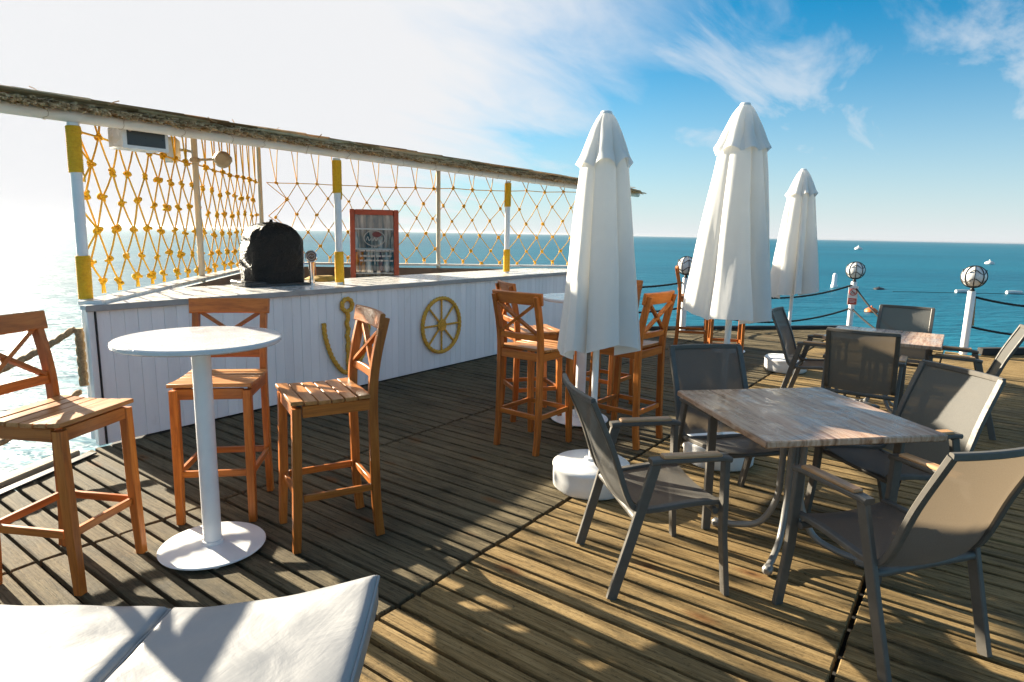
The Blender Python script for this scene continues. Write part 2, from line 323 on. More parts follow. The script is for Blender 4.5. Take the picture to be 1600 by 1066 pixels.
# ------------------------------------------------------------------ mesh helpers
class MB:
    def __init__(s): s.v, s.f = [], []
    def add(s, vs, fs):
        o = len(s.v); s.v += [Vector(x) for x in vs]; s.f += [tuple(i + o for i in f) for f in fs]; return s
    def box(s, c, size, ch=0.0, rot=None):
        c = Vector(c); hx, hy, hz = (d / 2 for d in size); ch = min(ch, hx * .9, hy * .9, hz * .9)
        if ch <= 0:
            vs = [Vector((x * hx, y * hy, z * hz)) for x in (-1, 1) for y in (-1, 1) for z in (-1, 1)]
            fs = [(0, 1, 3, 2), (4, 6, 7, 5), (0, 4, 5, 1), (2, 3, 7, 6), (0, 2, 6, 4), (1, 5, 7, 3)]
        else:
            vs, ix = [], {}
            for x in (-1, 1):
                for y in (-1, 1):
                    for z in (-1, 1):
                        for k in range(3):
                            d = [hx - ch, hy - ch, hz - ch]; d[k] += ch
                            ix[x, y, z, k] = len(vs); vs.append(Vector((x * d[0], y * d[1], z * d[2])))
            fs = []
            for k in range(3):
                i, j = (k + 1) % 3, (k + 2) % 3
                for sg in (-1, 1):
                    q = []
                    for a, b in ((-1, -1), (1, -1), (1, 1), (-1, 1)):
                        t = [0, 0, 0]; t[k] = sg; t[i] = a; t[j] = b; q.append(ix[t[0], t[1], t[2], k])
                    fs.append(q)
                for a in (-1, 1):
                    for b in (-1, 1):
                        q = []
                        for e, kk in ((-1, i), (1, i), (1, j), (-1, j)):
                            t = [0, 0, 0]; t[k] = e; t[i] = a; t[j] = b; q.append(ix[t[0], t[1], t[2], kk])
                        fs.append(q)
            for x in (-1, 1):
                for y in (-1, 1):
                    for z in (-1, 1): fs.append([ix[x, y, z, k] for k in range(3)])
            out = []
            for f in fs:
                n = (vs[f[1]] - vs[f[0]]).cross(vs[f[2]] - vs[f[0]]); cen = sum((vs[i] for i in f), Vector()) / len(f)
                out.append(f if n.dot(cen) > 0 else f[::-1])
            fs = out
        if rot is not None: vs = [rot @ v for v in vs]
        return s.add([v + c for v in vs], fs)
    def bar(s, p0, p1, w, h, upv=(0, 0, 1), ch=0.0):
        p0, p1 = Vector(p0), Vector(p1); x = (p1 - p0); L = x.length; x.normalize()
        y = Vector(upv).cross(x)
        if y.length < 1e-4: y = Vector((0, 1, 0)).cross(x)
        y.normalize(); z = x.cross(y)
        return s.box((p0 + p1) / 2, (L, w, h), ch, Matrix((x, y, z)).transposed())
    def sweep(s, path, prof, closed=False, scale=None, upv=None, cap=True):
        # prof: list of (u, v) or function i -> list
        P = [Vector(p) for p in path]; n = len(P); base = len(s.v); m = None
        T = []
        for i in range(n):
            a = P[(i - 1) % n] if closed or i else P[0]; b = P[(i + 1) % n] if closed or i < n - 1 else P[-1]
            d = b - a; T.append(d.normalized() if d.length > 1e-9 else Vector((0, 0, 1)))
        u = Vector(upv) if upv else (Vector((0, 0, 1)) if abs(T[0].z) < 0.9 else Vector((1, 0, 0)))
        N = (u - T[0] * u.dot(T[0])).normalized()
        for i in range(n):
            if upv: N = Vector(upv)
            N = N - T[i] * N.dot(T[i])
            N = N.normalized() if N.length > 1e-6 else T[i].orthogonal().normalized()
            Bn = T[i].cross(N); pr = prof(i) if callable(prof) else prof; m = len(pr); k = scale(i) if scale else 1.0
            for a, b in pr: s.v.append(P[i] + Bn * (a * k) + N * (b * k))
        for i in range(n if closed else n - 1):
            j = (i + 1) % n
            for q in range(m):
                r = (q + 1) % m
                s.f.append((base + i * m + q, base + i * m + r, base + j * m + r, base + j * m + q))
        if cap and not closed:
            s.f.append(tuple(base + q for q in range(m))[::-1]); s.f.append(tuple(base + (n - 1) * m + q for q in range(m)))
        return s
    def tube(s, path, r, n=8, closed=False, scale=None):
        return s.sweep(path, [(r * math.cos(2 * math.pi * q / n), r * math.sin(2 * math.pi * q / n)) for q in range(n)], closed, scale)
    def rope(s, path, r, pitch=0.07, strands=3, step=None, n=12, closed=False):
        path = resample(path, step or pitch / 7, closed)
        acc = [0.0]
        for a, b in zip(path, path[1:]): acc.append(acc[-1] + (b - a).length)
        tot = acc[-1] + ((path[0] - path[-1]).length if closed else 0)
        pt = tot / max(1, round(tot / pitch)) if closed else pitch
        def prof(i):
            t = 2 * math.pi * acc[i] / pt / strands
            return [((rr := r * (0.68 + 0.32 * abs(math.cos(strands / 2 * (q * 2 * math.pi / n - t))))) * math.cos(q * 2 * math.pi / n), rr * math.sin(q * 2 * math.pi / n)) for q in range(n)]
        return s.sweep(path, prof, closed)
    def lathe(s, prof, n=24, c=(0, 0, 0), rf=None):
        c = Vector(c); base = len(s.v); m = len(prof)
        for i, (r, z) in enumerate(prof):
            for q in range(n):
                a = 2 * math.pi * q / n; rr = r * (rf(a, i) if rf else 1)
                s.v.append(c + Vector((rr * math.cos(a), rr * math.sin(a), z)))
        for i in range(m - 1):
            for q in range(n):
                r = (q + 1) % n; s.f.append((base + i * n + q, base + i * n + r, base + (i + 1) * n + r, base + (i + 1) * n + q))
        if prof[0][0] > 1e-5: s.f.append(tuple(base + q for q in range(n))[::-1])
        if prof[-1][0] > 1e-5: s.f.append(tuple(base + (m - 1) * n + q for q in range(n)))
        return s
    def mesh(s, name, mat, smooth=40):
        me = bpy.data.meshes.new(name); me.from_pydata([tuple(v) for v in s.v], [], s.f); me.validate(); me.update()
        me.materials.append(MT[mat])
        if smooth:
            me.shade_smooth(); me.set_sharp_from_angle(angle=R(smooth))
        return me

def resample(path, step, closed=False):
    P = [Vector(p) for p in path]
    if closed: P = P + [P[0]]
    L = [0.0]
    for a, b in zip(P, P[1:]): L.append(L[-1] + (b - a).length)
    n = max(2, int(round(L[-1] / step)) + 1); out = []; j = 0
    for i in range(n - 1 if closed else n):
        t = L[-1] * i / (n - 1)
        while j < len(L) - 2 and L[j + 1] < t: j += 1
        k = (t - L[j]) / max(1e-9, L[j + 1] - L[j]); out.append(P[j].lerp(P[j + 1], k))
    return out
def arc(p0, p1, sag, n=16):
    p0, p1 = Vector(p0), Vector(p1)
    return [p0.lerp(p1, i / n) - Vector((0, 0, sag * 4 * (i / n) * (1 - i / n))) for i in range(n + 1)]
def curve(pts, n=8):
    P = [Vector(p) for p in pts]; P = [P[0] * 2 - P[1]] + P + [P[-1] * 2 - P[-2]]; out = []
    for i in range(1, len(P) - 2):
        for k in range(n):
            t = k / n; a, b, c, d = P[i - 1:i + 3]
            out.append(0.5 * ((2 * b) + (c - a) * t + (2 * a - 5 * b + 4 * c - d) * t * t + (3 * b - 3 * c + d - a) * t ** 3))
    return out + [P[-2]]
def rect(w, h, c=0.004):
    w, h = w / 2, h / 2
    return [(-w + c, -h), (w - c, -h), (w, -h + c), (w, h - c), (w - c, h), (-w + c, h), (-w, h - c), (-w, -h + c)]

def link(name, me, parent=None, loc=None):
    o = bpy.data.objects.new(name, me); COL.objects.link(o)
    if parent is not None: o.parent = parent
    if loc is not None: o.location = loc
    return o
def part(name, mb, mat, parent, smooth=40): return link(name, mb.mesh(name, mat, smooth), parent)
def tag(o, label, cat, group=None):
    o['label'] = label; o['category'] = cat
    if group: o['group'] = group
    return o
def thing(name, label, cat, loc=(0, 0, 0), rz=0.0, group=None):
    o = bpy.data.objects.new(name, None); COL.objects.link(o); o.empty_display_size = 0.1
    o.location = loc; o.rotation_euler = (0, 0, rz); return tag(o, label, cat, group)
def struct(name, mb, mat, smooth=40):
    o = link(name, mb.mesh(name, mat, smooth)); o['kind'] = 'structure'; return o
def children(o): return [c for c in bpy.data.objects if c.parent == o]
def copy_tree(root, kids, loc, rz, label):
    r = root.copy(); COL.objects.link(r); r.location = loc; r.rotation_euler = (0, 0, rz); r['label'] = label
    for ch, subs in kids:
        c = ch.copy(); COL.objects.link(c); c.parent = r
        for g in subs:
            d = g.copy(); COL.objects.link(d); d.parent = c
    return r
def kids_of(o): return [(c, children(c)) for c in children(o)]

# ------------------------------------------------------------------ the sea and the deck
b = MB(); S = 9000
b.add([(-S, -S, -1.7), (S, -S, -1.7), (S, S, -1.7), (-S, S, -1.7)], [(0, 1, 2, 3)])
struct('sea', b, 'sea', 0)

DECK = [(-2.2, 2.86), (1.72, 5.02), (5.64, 9.12), (12.95, 1.85), (11.12, -0.02), (13.4, -2.3), (13.4, -2.96), (-2.2, -2.96)]
def deck_span(x):
    ys = []
    for (x0, y0), (x1, y1) in zip(DECK, DECK[1:] + DECK[:1]):
        if (x0 - x) * (x1 - x) < 0: ys.append(y0 + (y1 - y0) * (x - x0) / (x1 - x0))
    ys.sort(); return [(ys[i], ys[i + 1]) for i in range(0, len(ys) - 1, 2)]
b = MB(); n = len(DECK)
b.add([(x, y, -0.075) for x, y in DECK] + [(x, y, -0.34) for x, y in DECK], [tuple(range(n))[::-1], tuple(range(n, 2 * n))] + [(i, (i + 1) % n, n + (i + 1) % n, n + i) for i in range(n)])
deck = struct('deck', b, 'dark', 0)
def in_view(x, y, z=0.0):
    d = Vector((x, y, z - CAM_H)); zz = d.dot(fwd)
    if zz < 0.2: return None
    px = 800 + 985.2 * d.dot(r2) / zz; py = 533 - 985.2 * d.dot(u2) / zz
    return (px, py, zz) if -160 < px < 1760 and py < 1250 else None
ROWS = [(3.477, 5.03), (1.863, 3.477), (0.264, 1.863), (-1.35, 0.264), (-2.96, -1.35)]
PITCH, GAP, TH = 0.116, 0.020, 0.034
planks = []
nx = int((13.4 + 2.2) / PITCH)
for ri, (y0, y1) in enumerate(ROWS):
    for i in range(nx):
        xa = -2.2 + i * PITCH + GAP / 2; xb = -2.2 + (i + 1) * PITCH - GAP / 2
        wj = random.uniform(-0.003, 0.003)
        for (la, ha) in deck_span(xa):
            sp = [q for q in deck_span(xb) if q[0] < ha and q[1] > la]
            if not sp: continue
            lb, hb = sp[0]
            stag = random.uniform(0, 0.006)
            A0, A1 = max(la + 0.01, y0 + 0.006), min(ha - 0.01, y1 - 0.006 - stag); B0, B1 = max(lb + 0.01, y0 + 0.006), min(hb - 0.01, y1 - 0.006 - stag)
            if ri == 0: A1 = min(A1, ha); B1 = min(B1, hb)
            if A1 - A0 < 0.03 or B1 - B0 < 0.03: continue
            planks.append((xa + wj, xb + wj, A0, A1, B0, B1))
def plank_mb(mb, p):
    xa, xb, A0, A1, B0, B1 = p; c = 0.004; z = random.uniform(-0.003, 0.002); tl = random.uniform(-0.0025, 0.0025); wy = random.uniform(-0.002, 0.002)
    vs = [(xa, A0, -TH), (xb, B0, -TH), (xb, B1, -TH), (xa, A1, -TH),
          (xa, A0 + c, z - c + tl), (xb, B0 + c, z - c - tl), (xb + wy, B1 - c, z - c - tl), (xa + wy, A1 - c, z - c + tl),
          (xa + c, A0 + 2 * c, z + tl), (xb - c, B0 + 2 * c, z - tl), (xb - c + wy, B1 - 2 * c, z - tl), (xa + c + wy, A1 - 2 * c, z + tl)]
    fs = [(3, 2, 1, 0), (0, 1, 5, 4), (1, 2, 6, 5), (2, 3, 7, 6), (3, 0, 4, 7), (4, 5, 9, 8), (5, 6, 10, 9), (6, 7, 11, 10), (7, 4, 8, 11), (8, 9, 10, 11)]
    mb.add(vs, fs)
rank = []
for p in planks:
    best = 0
    for t in (0.1, 0.5, 0.9):
        v = in_view((p[0] + p[1]) / 2, p[2] + (p[3] - p[2]) * t)
        if v: best = max(best, 1 / v[2])
    rank.append(best)
order = sorted(range(len(planks)), key=lambda i: -rank[i])
rest = MB()
for k, i in enumerate(order):
    if k < 298:
        q = MB(); plank_mb(q, planks[i]); part('plank', q, 'deck', deck, 0)
    else: plank_mb(rest, planks[i])
o = part('planks', rest, 'deck', deck, 0); o['kind'] = 'stuff'
# a kerb along the edges
def kerb(name, label, p0, p1, w, h, mat, z0=0.004):
    q = MB(); q.bar((p0[0], p0[1], z0 + h / 2), (p1[0], p1[1], z0 + h / 2), w, h, ch=0.008); o = link(name, q.mesh(name, mat)); return tag(o, label, 'kerb')
kerb('edge_beam', 'low black beam along the far deck edge behind the lamp posts', (9.6, 5.0), (12.86, 1.80), 0.07, 0.055, 'black')
kerb('edge_beam', 'dark round-edged beam along the deck edge right of the nearest lamp post', (11.24, -0.16), (13.3, -2.22), 0.10, 0.10, 'dark')
kerb('edge_beam', 'bleached timber edge beam along the sea side at the left stool', (-2.1, 2.96), (1.62, 5.015), 0.11, 0.05, 'pale', -0.02)
kerb('edge_beam', 'black strip standing in for the dark gap beside the bleached edge beam at the bar corner', (-2.1, 2.82), (1.70, 4.90), 0.07, 0.012, 'black', 0.004)  # flat black strip paints in the shade of the open gap

# ------------------------------------------------------------------ the bar
bar = thing('bar_counter', 'white boarded triangular bar counter with grey top under the reed roof', 'bar', (1.78, 5.03, 0))
FL, AP, FR = Vector((1.78, 5.03, 0)), Vector((5.64, 8.96, 0)), Vector((9.62, 5.03, 0))
loc = lambda p: Vector(p) - FL
bw = 0.0945; nb = int((9.62 - 1.84) / bw); proto = None
for i in range(nb):
    if proto is None:
        q = MB(); q.box((bw / 2, 0.008, 0.505), (bw - 0.0015, 0.018, 0.99), 0.0022); proto = q.mesh('board', 'boards', 30)
    o = link('board', proto, bar, (0.06 + i * bw, random.uniform(-0.0015, 0.0015), 0.0))
q = MB(); q.box((3.92, 0.045, 0.50), (7.80, 0.05, 0.985)); part('front_frame', q, 'cedge', bar)
q = MB(); q.box((0.028, 0.02, 0.51), (0.045, 0.06, 1.0), 0.004); part('corner_trim', q, 'white', bar)
q = MB(); q.box((0.0555, 0.002, 0.51), (0.007, 0.05, 0.995)); part('corner_gap', q, 'black', bar)
# countertop 1 m deep, its back corners cut by the 45 degree walls
def slab(mb, poly, z0, z1):
    k = len(poly); mb.add([(x, y, z0) for x, y in poly] + [(x, y, z1) for x, y in poly], [tuple(range(k))[::-1], tuple(range(k, 2 * k))] + [(i, (i + 1) % k, k + (i + 1) % k, k + i) for i in range(k)])
ct = [(-0.01, -0.035), (7.86, -0.035), (6.92, 0.93), (0.93, 0.93), (-0.03, 0.0)]
q = MB(); slab(q, ct, 1.012, 1.042); top = part('countertop', q, 'counter', bar, 0)
q = MB(); q.bar((-0.012, -0.040, 1.020), (7.87, -0.040, 1.020), 0.012, 0.046, ch=0.003); part('counter_edge', q, 'cedge', top)
for nm, p0, p1, zt in (('side_wall', FL, AP, 1.045), ('rear_wall', AP, FR, 1.07)):
    a, c = loc(p0), loc(p1); d = (c - a).normalized(); nrm = Vector((-d.y, d.x, 0)) if nm == 'rear_wall' else Vector((-d.y, d.x, 0))
    inn = -nrm
    q = MB(); q.bar(a + inn * 0.06 + d * 0.15 + Vector((0, 0, zt / 2 - .02)), c + inn * 0.06 - d * 0.15 + Vector((0, 0, zt / 2 - .02)), 0.05, zt - 0.05); w = part(nm, q, 'inner', bar)
    q = MB(); q.bar(a + nrm * 0.0 + d * 0.08 + Vector((0, 0, zt + 0.004)), c + d * (-0.08) + Vector((0, 0, zt + 0.004)), 0.16, 0.03, ch=0.003); part('ledge', q, 'counter', w)
    q = MB(); q.bar(a + nrm * 0.02 + d * 0.10 + Vector((0, 0, zt / 2 - .02)), c + nrm * 0.02 - d * 0.10 + Vector((0, 0, zt / 2 - .02)), 0.03, zt - 0.06); part('outer_boarding', q, 'boards', w)
q = MB(); slab(q, [(0.3, 0.1), (7.5, 0.1), (3.86, 3.7)], 0.0, 0.01); part('inner_floor', q, 'dark', bar, 0)

def roof_z(y): return 2.366 + 0.160 * (y - 5.0)
# posts
def wrap(parent, z0, z1, r, mat='yellow'):
    q = MB(); n = int((z1 - z0) / 0.0125) * 16
    q.tube([(r * math.cos(i * math.pi / 8), r * math.sin(i * math.pi / 8), z0 + (z1 - z0) * i / n) for i in range(n + 1)], 0.0072, 6)
    q.tube([(r * 1.0, 0.004, z0 + 0.01), (r * 1.12, -0.012, z0 - 0.02), (r * 1.05, -0.02, z0 - 0.06)], 0.006, 6)
    return part('rope_wrap', q, mat, parent, 60)
fp = [((1.86, 5.27), 'white post bound with yellow rope at the left corner of the bar'),
      ((4.235, 5.33), 'white post bound with yellow rope between the black bag and the red-framed cooler'),
      ((7.22, 5.40), 'white post bound with yellow rope right of the red-framed cooler')]
for i, ((x, y), lab) in enumerate(fp):
    t = thing('roof_post', lab, 'post', (x, y, 0), random.uniform(0, 6), 'front roof posts of the bar')
    if i == 0: t.rotation_euler = (0, R(0.9), 0)
    q = MB(); base = 0.0 if i == 0 else 1.044
    q.lathe([(0.036, base), (0.036, 2.31)], 20); part('pipe', q, 'white', t)
    wrap(t, 1.062, 1.375, 0.0415); wrap(t, 1.965, 2.285, 0.0415)
bp = [((3.66, 7.00), 'cream pipe post carrying the two lamps in the side net'), ((5.64, 8.92), 'cream corner pipe post behind the black bag'),
      ((7.56, 7.03), 'cream pipe post behind the red-framed cooler'), ((9.50, 5.22), 'cream pipe post at the right end of the bar behind an umbrella')]
for (x, y), lab in bp:
    q = MB(); q.lathe([(0.033, 0.05), (0.033, roof_z(y) - 0.03)], 16)
    o = link('roof_post', q.mesh('roof_post', 'cream'), None, (x, y, 0)); tag(o, lab, 'post', 'rear roof posts of the bar')

# roof of reeds on a white front beam
roof = thing('reed_roof', 'long rough reed thatch roof on a white pipe beam over the bar', 'roof', (1.8, 5.27, 2.31))
RO = Vector((1.8, 5.27, 2.31))
q = MB(); q.lathe([(0.0, 0), (0.042, 0), (0.042, 10.1), (0.0, 10.1)], 16)
rm = Matrix(((0, 0, 1), (0, 1, 0), (-1, 0, 0)))
q.v = [rm @ v + Vector((1.0, 5.27, 2.352)) - RO for v in q.v]; part('front_beam', q, 'beam', roof)
q = MB()
for (p0, p1) in (((1.1, 5.2), (5.64, 8.92)), ((5.64, 8.92), (10.8, 5.2))):
    q.tube([Vector((p0[0], p0[1], roof_z(p0[1]) - 0.03)) - RO, Vector((p1[0], p1[1], roof_z(p1[1]) - 0.03)) - RO], 0.03, 10)
part('rear_beam', q, 'cream', roof)
q = MB()
for x in [1.35 + 0.42 * i + random.uniform(-.08, .08) for i in range(23)]:
    q.tube([(x + random.uniform(-.02, .02) - RO.x, 5.27 + 0.046 * math.cos(a) - RO.y, 2.352 + 0.046 * math.sin(a) - RO.z) for a in [i * math.pi / 6 for i in range(13)]], 0.0016, 4)
part('tie_wire', q, 'manila', roof)
q = MB()
def ymax(x): return min(5.35 + (x - 0.95) * 0.80, 9.25 - (x - 5.64) * 0.72)
for layer in range(4):
    x = 0.95
    while x < 11.05:
        x += random.uniform(0.007, 0.016)
        wob = mnoise.noise(Vector((x * 1.7, layer * 3.1, 0)))
        wob2 = mnoise.noise(Vector((x * 6.0, layer * 7.1, 4)))
        y0 = 5.13 + layer * 0.045 + wob * 0.05 + wob2 * 0.04 + random.uniform(-0.05, 0.05); y1 = ymax(x) + random.uniform(-0.1, 0.1)
        if y1 - y0 < 0.12: continue
        zo = 0.000 + layer * 0.011 + wob * 0.010 + random.uniform(-0.005, 0.005)
        r = random.uniform(0.004, 0.0095); dx = random.uniform(-0.05, 0.05); drop = random.uniform(-0.025, 0.008)
        pts = [(x, y0, roof_z(y0) + zo + drop), (x + dx * 0.15, y0 + 0.25, roof_z(y0 + 0.25) + zo), (x + dx, y1, roof_z(y1) + zo)] if y1 - y0 > 0.4 else [(x, y0, roof_z(y0) + zo), (x + dx, y1, roof_z(y1) + zo)]
        q.tube([Vector(p) - RO for p in pts], r, 5)
o = part('reed_thatch', q, 'reed', roof, 60); o['kind'] = 'stuff'
q = MB()
for i in range(700):       # upper mat: pale reeds lying lengthwise behind the fringe
    x = random.uniform(0.95, 10.2); y = 5.30 + random.random() ** 1.6 * 1.3; L = random.uniform(0.5, 1.2); z = roof_z(y) + 0.044 + random.uniform(0, .026)
    if y > ymax(x) - .1 or y > ymax(x + L) - .1: continue
    q.tube([Vector((x, y, z)) - RO, Vector((x + L, y + random.uniform(-.02, .02), z + random.uniform(-.012, .012))) - RO], random.uniform(.006, .014), 5)
o = part('upper_reed_mat', q, 'reed', roof, 60); o['kind'] = 'stuff'
q = MB()
for i in range(60):        # loose straws and laths lying along the thatch
    x = random.uniform(1.0, 10.6); y = random.uniform(5.15, 5.9); L = random.uniform(0.2, 1.4); z = roof_z(y) + 0.060
    if random.random() < 0.25: d = Vector((random.uniform(-.6, .6), random.uniform(-.3, .1), random.uniform(0.0, 0.25))).normalized() * random.uniform(.05, .11)
    else: d = Vector((L, random.uniform(-.08, .08), random.uniform(-.01, .015)))
    p = Vector((x, y, z)) - RO; q.tube([p, p + d * 0.5 + Vector((0, 0, random.uniform(-.01, .012))), p + d], random.uniform(0.002, 0.006), 5)
o = part('loose_straw', q, 'reed', roof, 60); o['kind'] = 'stuff'

# yellow rope nets
q = MB()
kp = []
for i in range(48):
    t = 2 * math.pi * i / 48; kp.append(((math.sin(t) + 2 * math.sin(2 * t)) * 0.0095, math.sin(3 * t) * 0.013, (math.cos(t) - 2 * math.cos(2 * t)) * 0.0095))
q.tube(kp, 0.0098, 6, True); KNOT = q.mesh('knot', 'yellow', 60)
def net(label, p0, p1, s0, s1, seed, rr):
    rnd = random.Random(seed); p0, p1 = Vector(p0), Vector(p1); d = (p1 - p0).normalized(); L = (p1 - p0).length
    t = thing('rope_net', label, 'net', tuple(p0), 0, 'yellow rope nets of the bar'); q = MB()
    ds = 0.300; cols = int((s1 - s0) / ds); ZR = [2.28, 2.03, 1.79, 1.55, 1.32, 1.135]; K = {}
    for r in range(6):
        for c in range(cols + 1):
            s = s0 + (c + (0.5 if r % 2 else 0)) * ds
            if s > s1 + .05: continue
            j = (lambda a: rnd.uniform(-a, a)) if r else (lambda a: rnd.uniform(-a * .4, a * .4))
            K[r, c] = d * (s + j(0.028)) + Vector((0, 0, ZR[r] + j(0.026) + (0.02 * math.sin(s * 1.3) if r else 0)))
    def cord(a, b): 
        m = (a + b) / 2 + Vector((0, 0, -0.006)) + d * rnd.uniform(-.006, .006); q.tube([a, m, b], rr, 6)
    for (r, c), p in K.items():
        for dc in ((0, -1) if r % 2 == 0 else (0, 1)):
            if (r + 1, c + dc) in K: cord(p, K[r + 1, c + dc])
    hor = [K[0, c] for c in range(cols + 1) if (0, c) in K]
    hor = [d * (s0 - 0.14) + Vector((0, 0, 2.29))] + hor + [d * (s1 + 0.15) + Vector((0, 0, 2.28))]; q.tube(hor, rr * 1.05, 6)
    for c in range(cols + 1):
        if (0, c) not in K: continue
        p = K[0, c]; s = s0 + c * ds; zt = max(roof_z(p0.y + d.y * s) - 0.04, 2.33)
        for e in (-0.10, 0.05): cord(p, d * (s + e * rnd.uniform(.7, 1.2)) + Vector((0, 0, zt)))
    for (r, c), p in K.items():       # tails below the last row
        if r == 5:
            zl = 1.065
            for e in (-0.012, 0.014): q.tube([p, p + d * e + Vector((0, 0, -0.03)), Vector((p.x, p.y, zl)) + d * (e * 1.6)], rr * 0.95, 6)
    for r in (1, 3):                  # end loops to the posts
        if (r, 0) in K: cord(K[r, 0], d * 0.09 + Vector((0, 0, ZR[r - 1])))
        if (r, 0) in K: cord(K[r, 0], d * 0.09 + Vector((0, 0, ZR[r + 1])))
    part('cord_mesh', q, 'yellow', t, 60)
    for (r, c), p in K.items():
        o = link('knot', KNOT, t, p); o.rotation_euler = (rnd.uniform(0, 6), rnd.uniform(0, 6), rnd.uniform(0, 6)); k = rnd.uniform(0.75, 1.05) * (rr / 0.0065); o.scale = (k, k, k)
    return t
net('yellow rope net on the seaward side from the left corner post to the corner', (1.83, 5.32, 0), (5.62, 8.92, 0), 0.24, 5.05, 3, 0.0078)
net('yellow rope net along the back of the bar behind the cooler', (5.66, 8.92, 0), (9.50, 5.20, 0), 0.22, 5.1, 5, 0.0062)

# rope anchor and rope wheel on the bar front
t = thing('rope_anchor', 'anchor shaped from gold rope on the white bar front', 'anchor', (4.06, 5.005, 0.15), 0, 'rope ornaments on the bar front')
q = MB(); q.rope([(0.012 * math.sin(k * 3), 0, 0.03 + 0.63 * k / 10) for k in range(11)], 0.024, 0.05); part('shank', q, 'gold', t, 60)
q = MB(); q.rope([(0.062 * math.cos(a), 0, 0.715 + 0.062 * math.sin(a)) for a in [2 * math.pi * k / 24 for k in range(24)]], 0.024, 0.05, closed=True); part('ring', q, 'gold', t, 60)
q = MB(); q.rope(curve([(-0.285, 0, 0.56), (-0.27, 0, 0.42), (-0.20, 0, 0.22), (-0.09, 0, 0.07), (0.0, 0, 0.03), (0.09, 0, 0.07), (0.20, 0, 0.22), (0.26, 0, 0.42), (0.275, 0, 0.54)]), 0.024, 0.05); part('arms', q, 'gold', t, 60)
t = thing('rope_ship_wheel', "ship's wheel shaped from gold rope on the white bar front", 'wheel', (5.44, 5.005, 0.52), 0, 'rope ornaments on the bar front')
q = MB(); q.rope([(0.318 * math.cos(a), 0, 0.318 * math.sin(a)) for a in [2 * math.pi * k / 48 for k in range(48)]], 0.024, 0.05, closed=True); part('rim', q, 'gold', t, 60)
q = MB()
for rr in (0.012, 0.036, 0.06): q.rope([(rr * math.cos(a), -0.004, rr * math.sin(a)) for a in [2 * math.pi * k / 24 for k in range(24)]], 0.015, 0.04, closed=True)
part('hub', q, 'gold', t, 60)
for k in range(8):
    a = k * math.pi / 4; q = MB(); q.rope([(rr * math.cos(a), 0.003, rr * math.sin(a)) for rr in (0.06, 0.18, 0.305)], 0.013, 0.04); part('spoke', q, 'gold', t, 60)

# things in the bar
t = thing('bagged_object', 'bulky object covered with a black plastic bag on the bar counter', 'bag', (3.72, 5.72, 1.043), R(-8))
q = MB(); prof = []
N, Kk = 40, 26
base = len(q.v)
for i in range(Kk + 1):
    v = i / Kk; z = 0.62 * v
    sx = 0.275 * (1 if v < .62 else math.sqrt(max(0.0, 1 - ((v - .62) / .385) ** 2.2))) * (1 + 0.06 * (1 - v)); sy = 0.20 * (1 if v < .7 else math.sqrt(max(0.0, 1 - ((v - .7) / .31) ** 2.4)))
    for k in range(N):
        a = 2 * math.pi * k / N; ca, sa = math.cos(a), math.sin(a); e = 0.55
        x = sx * math.copysign(abs(ca) ** e, ca); y = sy * math.copysign(abs(sa) ** e, sa)
        w = 1 + 0.05 * max(0, v - .45) * math.sin(9 * a + 3 * math.sin(2 * a)) + 0.09 * mnoise.noise(Vector((ca * 2.2, sa * 2.2, v * 5))) + 0.03 * mnoise.noise(Vector((ca * 7, sa * 7, v * 9)))
        q.v.append(Vector((x * w, y * w, z + 0.012 * mnoise.noise(Vector((ca * 5, sa * 5, 3 + v * 4))))))
for i in range(Kk):
    for k in range(N): q.f.append((i * N + k, i * N + (k + 1) % N, (i + 1) * N + (k + 1) % N, (i + 1) * N + k))
q.f.append(tuple(Kk * N + k for k in range(N)))
part('plastic_bag', q, 'bag', t, 70)
q = MB(); q.lathe([(0.0, .65), (0.016, .645), (0.014, .63), (0.05, .60), (0.15, .55)], 14, rf=lambda a, i: 1 + .25 * math.sin(5 * a + i)); part('knot', q, 'bag', t, 60)
q = MB(); q.box((-0.26, -0.02, 0.025), (0.22, 0.36, 0.05), 0.01); q.box((-0.02, -0.02, 0.012), (0.60, 0.40, 0.024), 0.006); part('base', q, 'screen', t)
t = thing('beer_tap', 'chrome beer tap column with round brown badge on the counter', 'tap', (4.02, 5.50, 1.043), R(-35))
q = MB(); q.lathe([(0.045, 0), (0.045, 0.012), (0.026, 0.02), (0.022, 0.08), (0.030, 0.20), (0.034, 0.245), (0.012, 0.25)], 20); part('column', q, 'chrome', t)
q = MB(); q.lathe([(0.0, -0.02), (0.055, -0.02), (0.062, -0.008), (0.062, 0.008), (0.052, 0.016)], 28)
rx = Matrix.Rotation(R(80), 3, 'X'); q.v = [rx @ v + Vector((0, -0.012, 0.285)) for v in q.v]; part('badge_ring', q, 'chrome', t)
q = MB(); q.lathe([(0.0, 0.0185), (0.051, 0.0185), (0.051, 0.0165), (0.0, 0.0165)], 24); q.v = [rx @ v + Vector((0, -0.012, 0.285)) for v in q.v]; bd = part('badge', q, 'badge', t)
q = MB(); q.tube([(0.034 * math.cos(a), 0.034 * math.sin(a), 0.0195) for a in [2 * math.pi * k / 20 for k in range(20)]], 0.002, 5, True); q.tube([(-.02, -.004, .0195), (-.008, .008, .0195), (.006, -.004, .0195), (.02, .008, .0195)], 0.0025, 5); q.v = [rx @ v + Vector((0, -0.012, 0.285)) for v in q.v]; part('emblem', q, 'print_', bd, 60)
q = MB(); q.tube([(-0.03, 0, 0.21), (-0.075, -0.01, 0.21), (-0.085, -0.02, 0.16)], 0.009, 8); q.lathe([(0.007, 0.20), (0.009, 0.30), (0.012, 0.34), (0.0, 0.345)], 12, (-0.078, -0.01, 0)); part('spout', q, 'chrome', t)
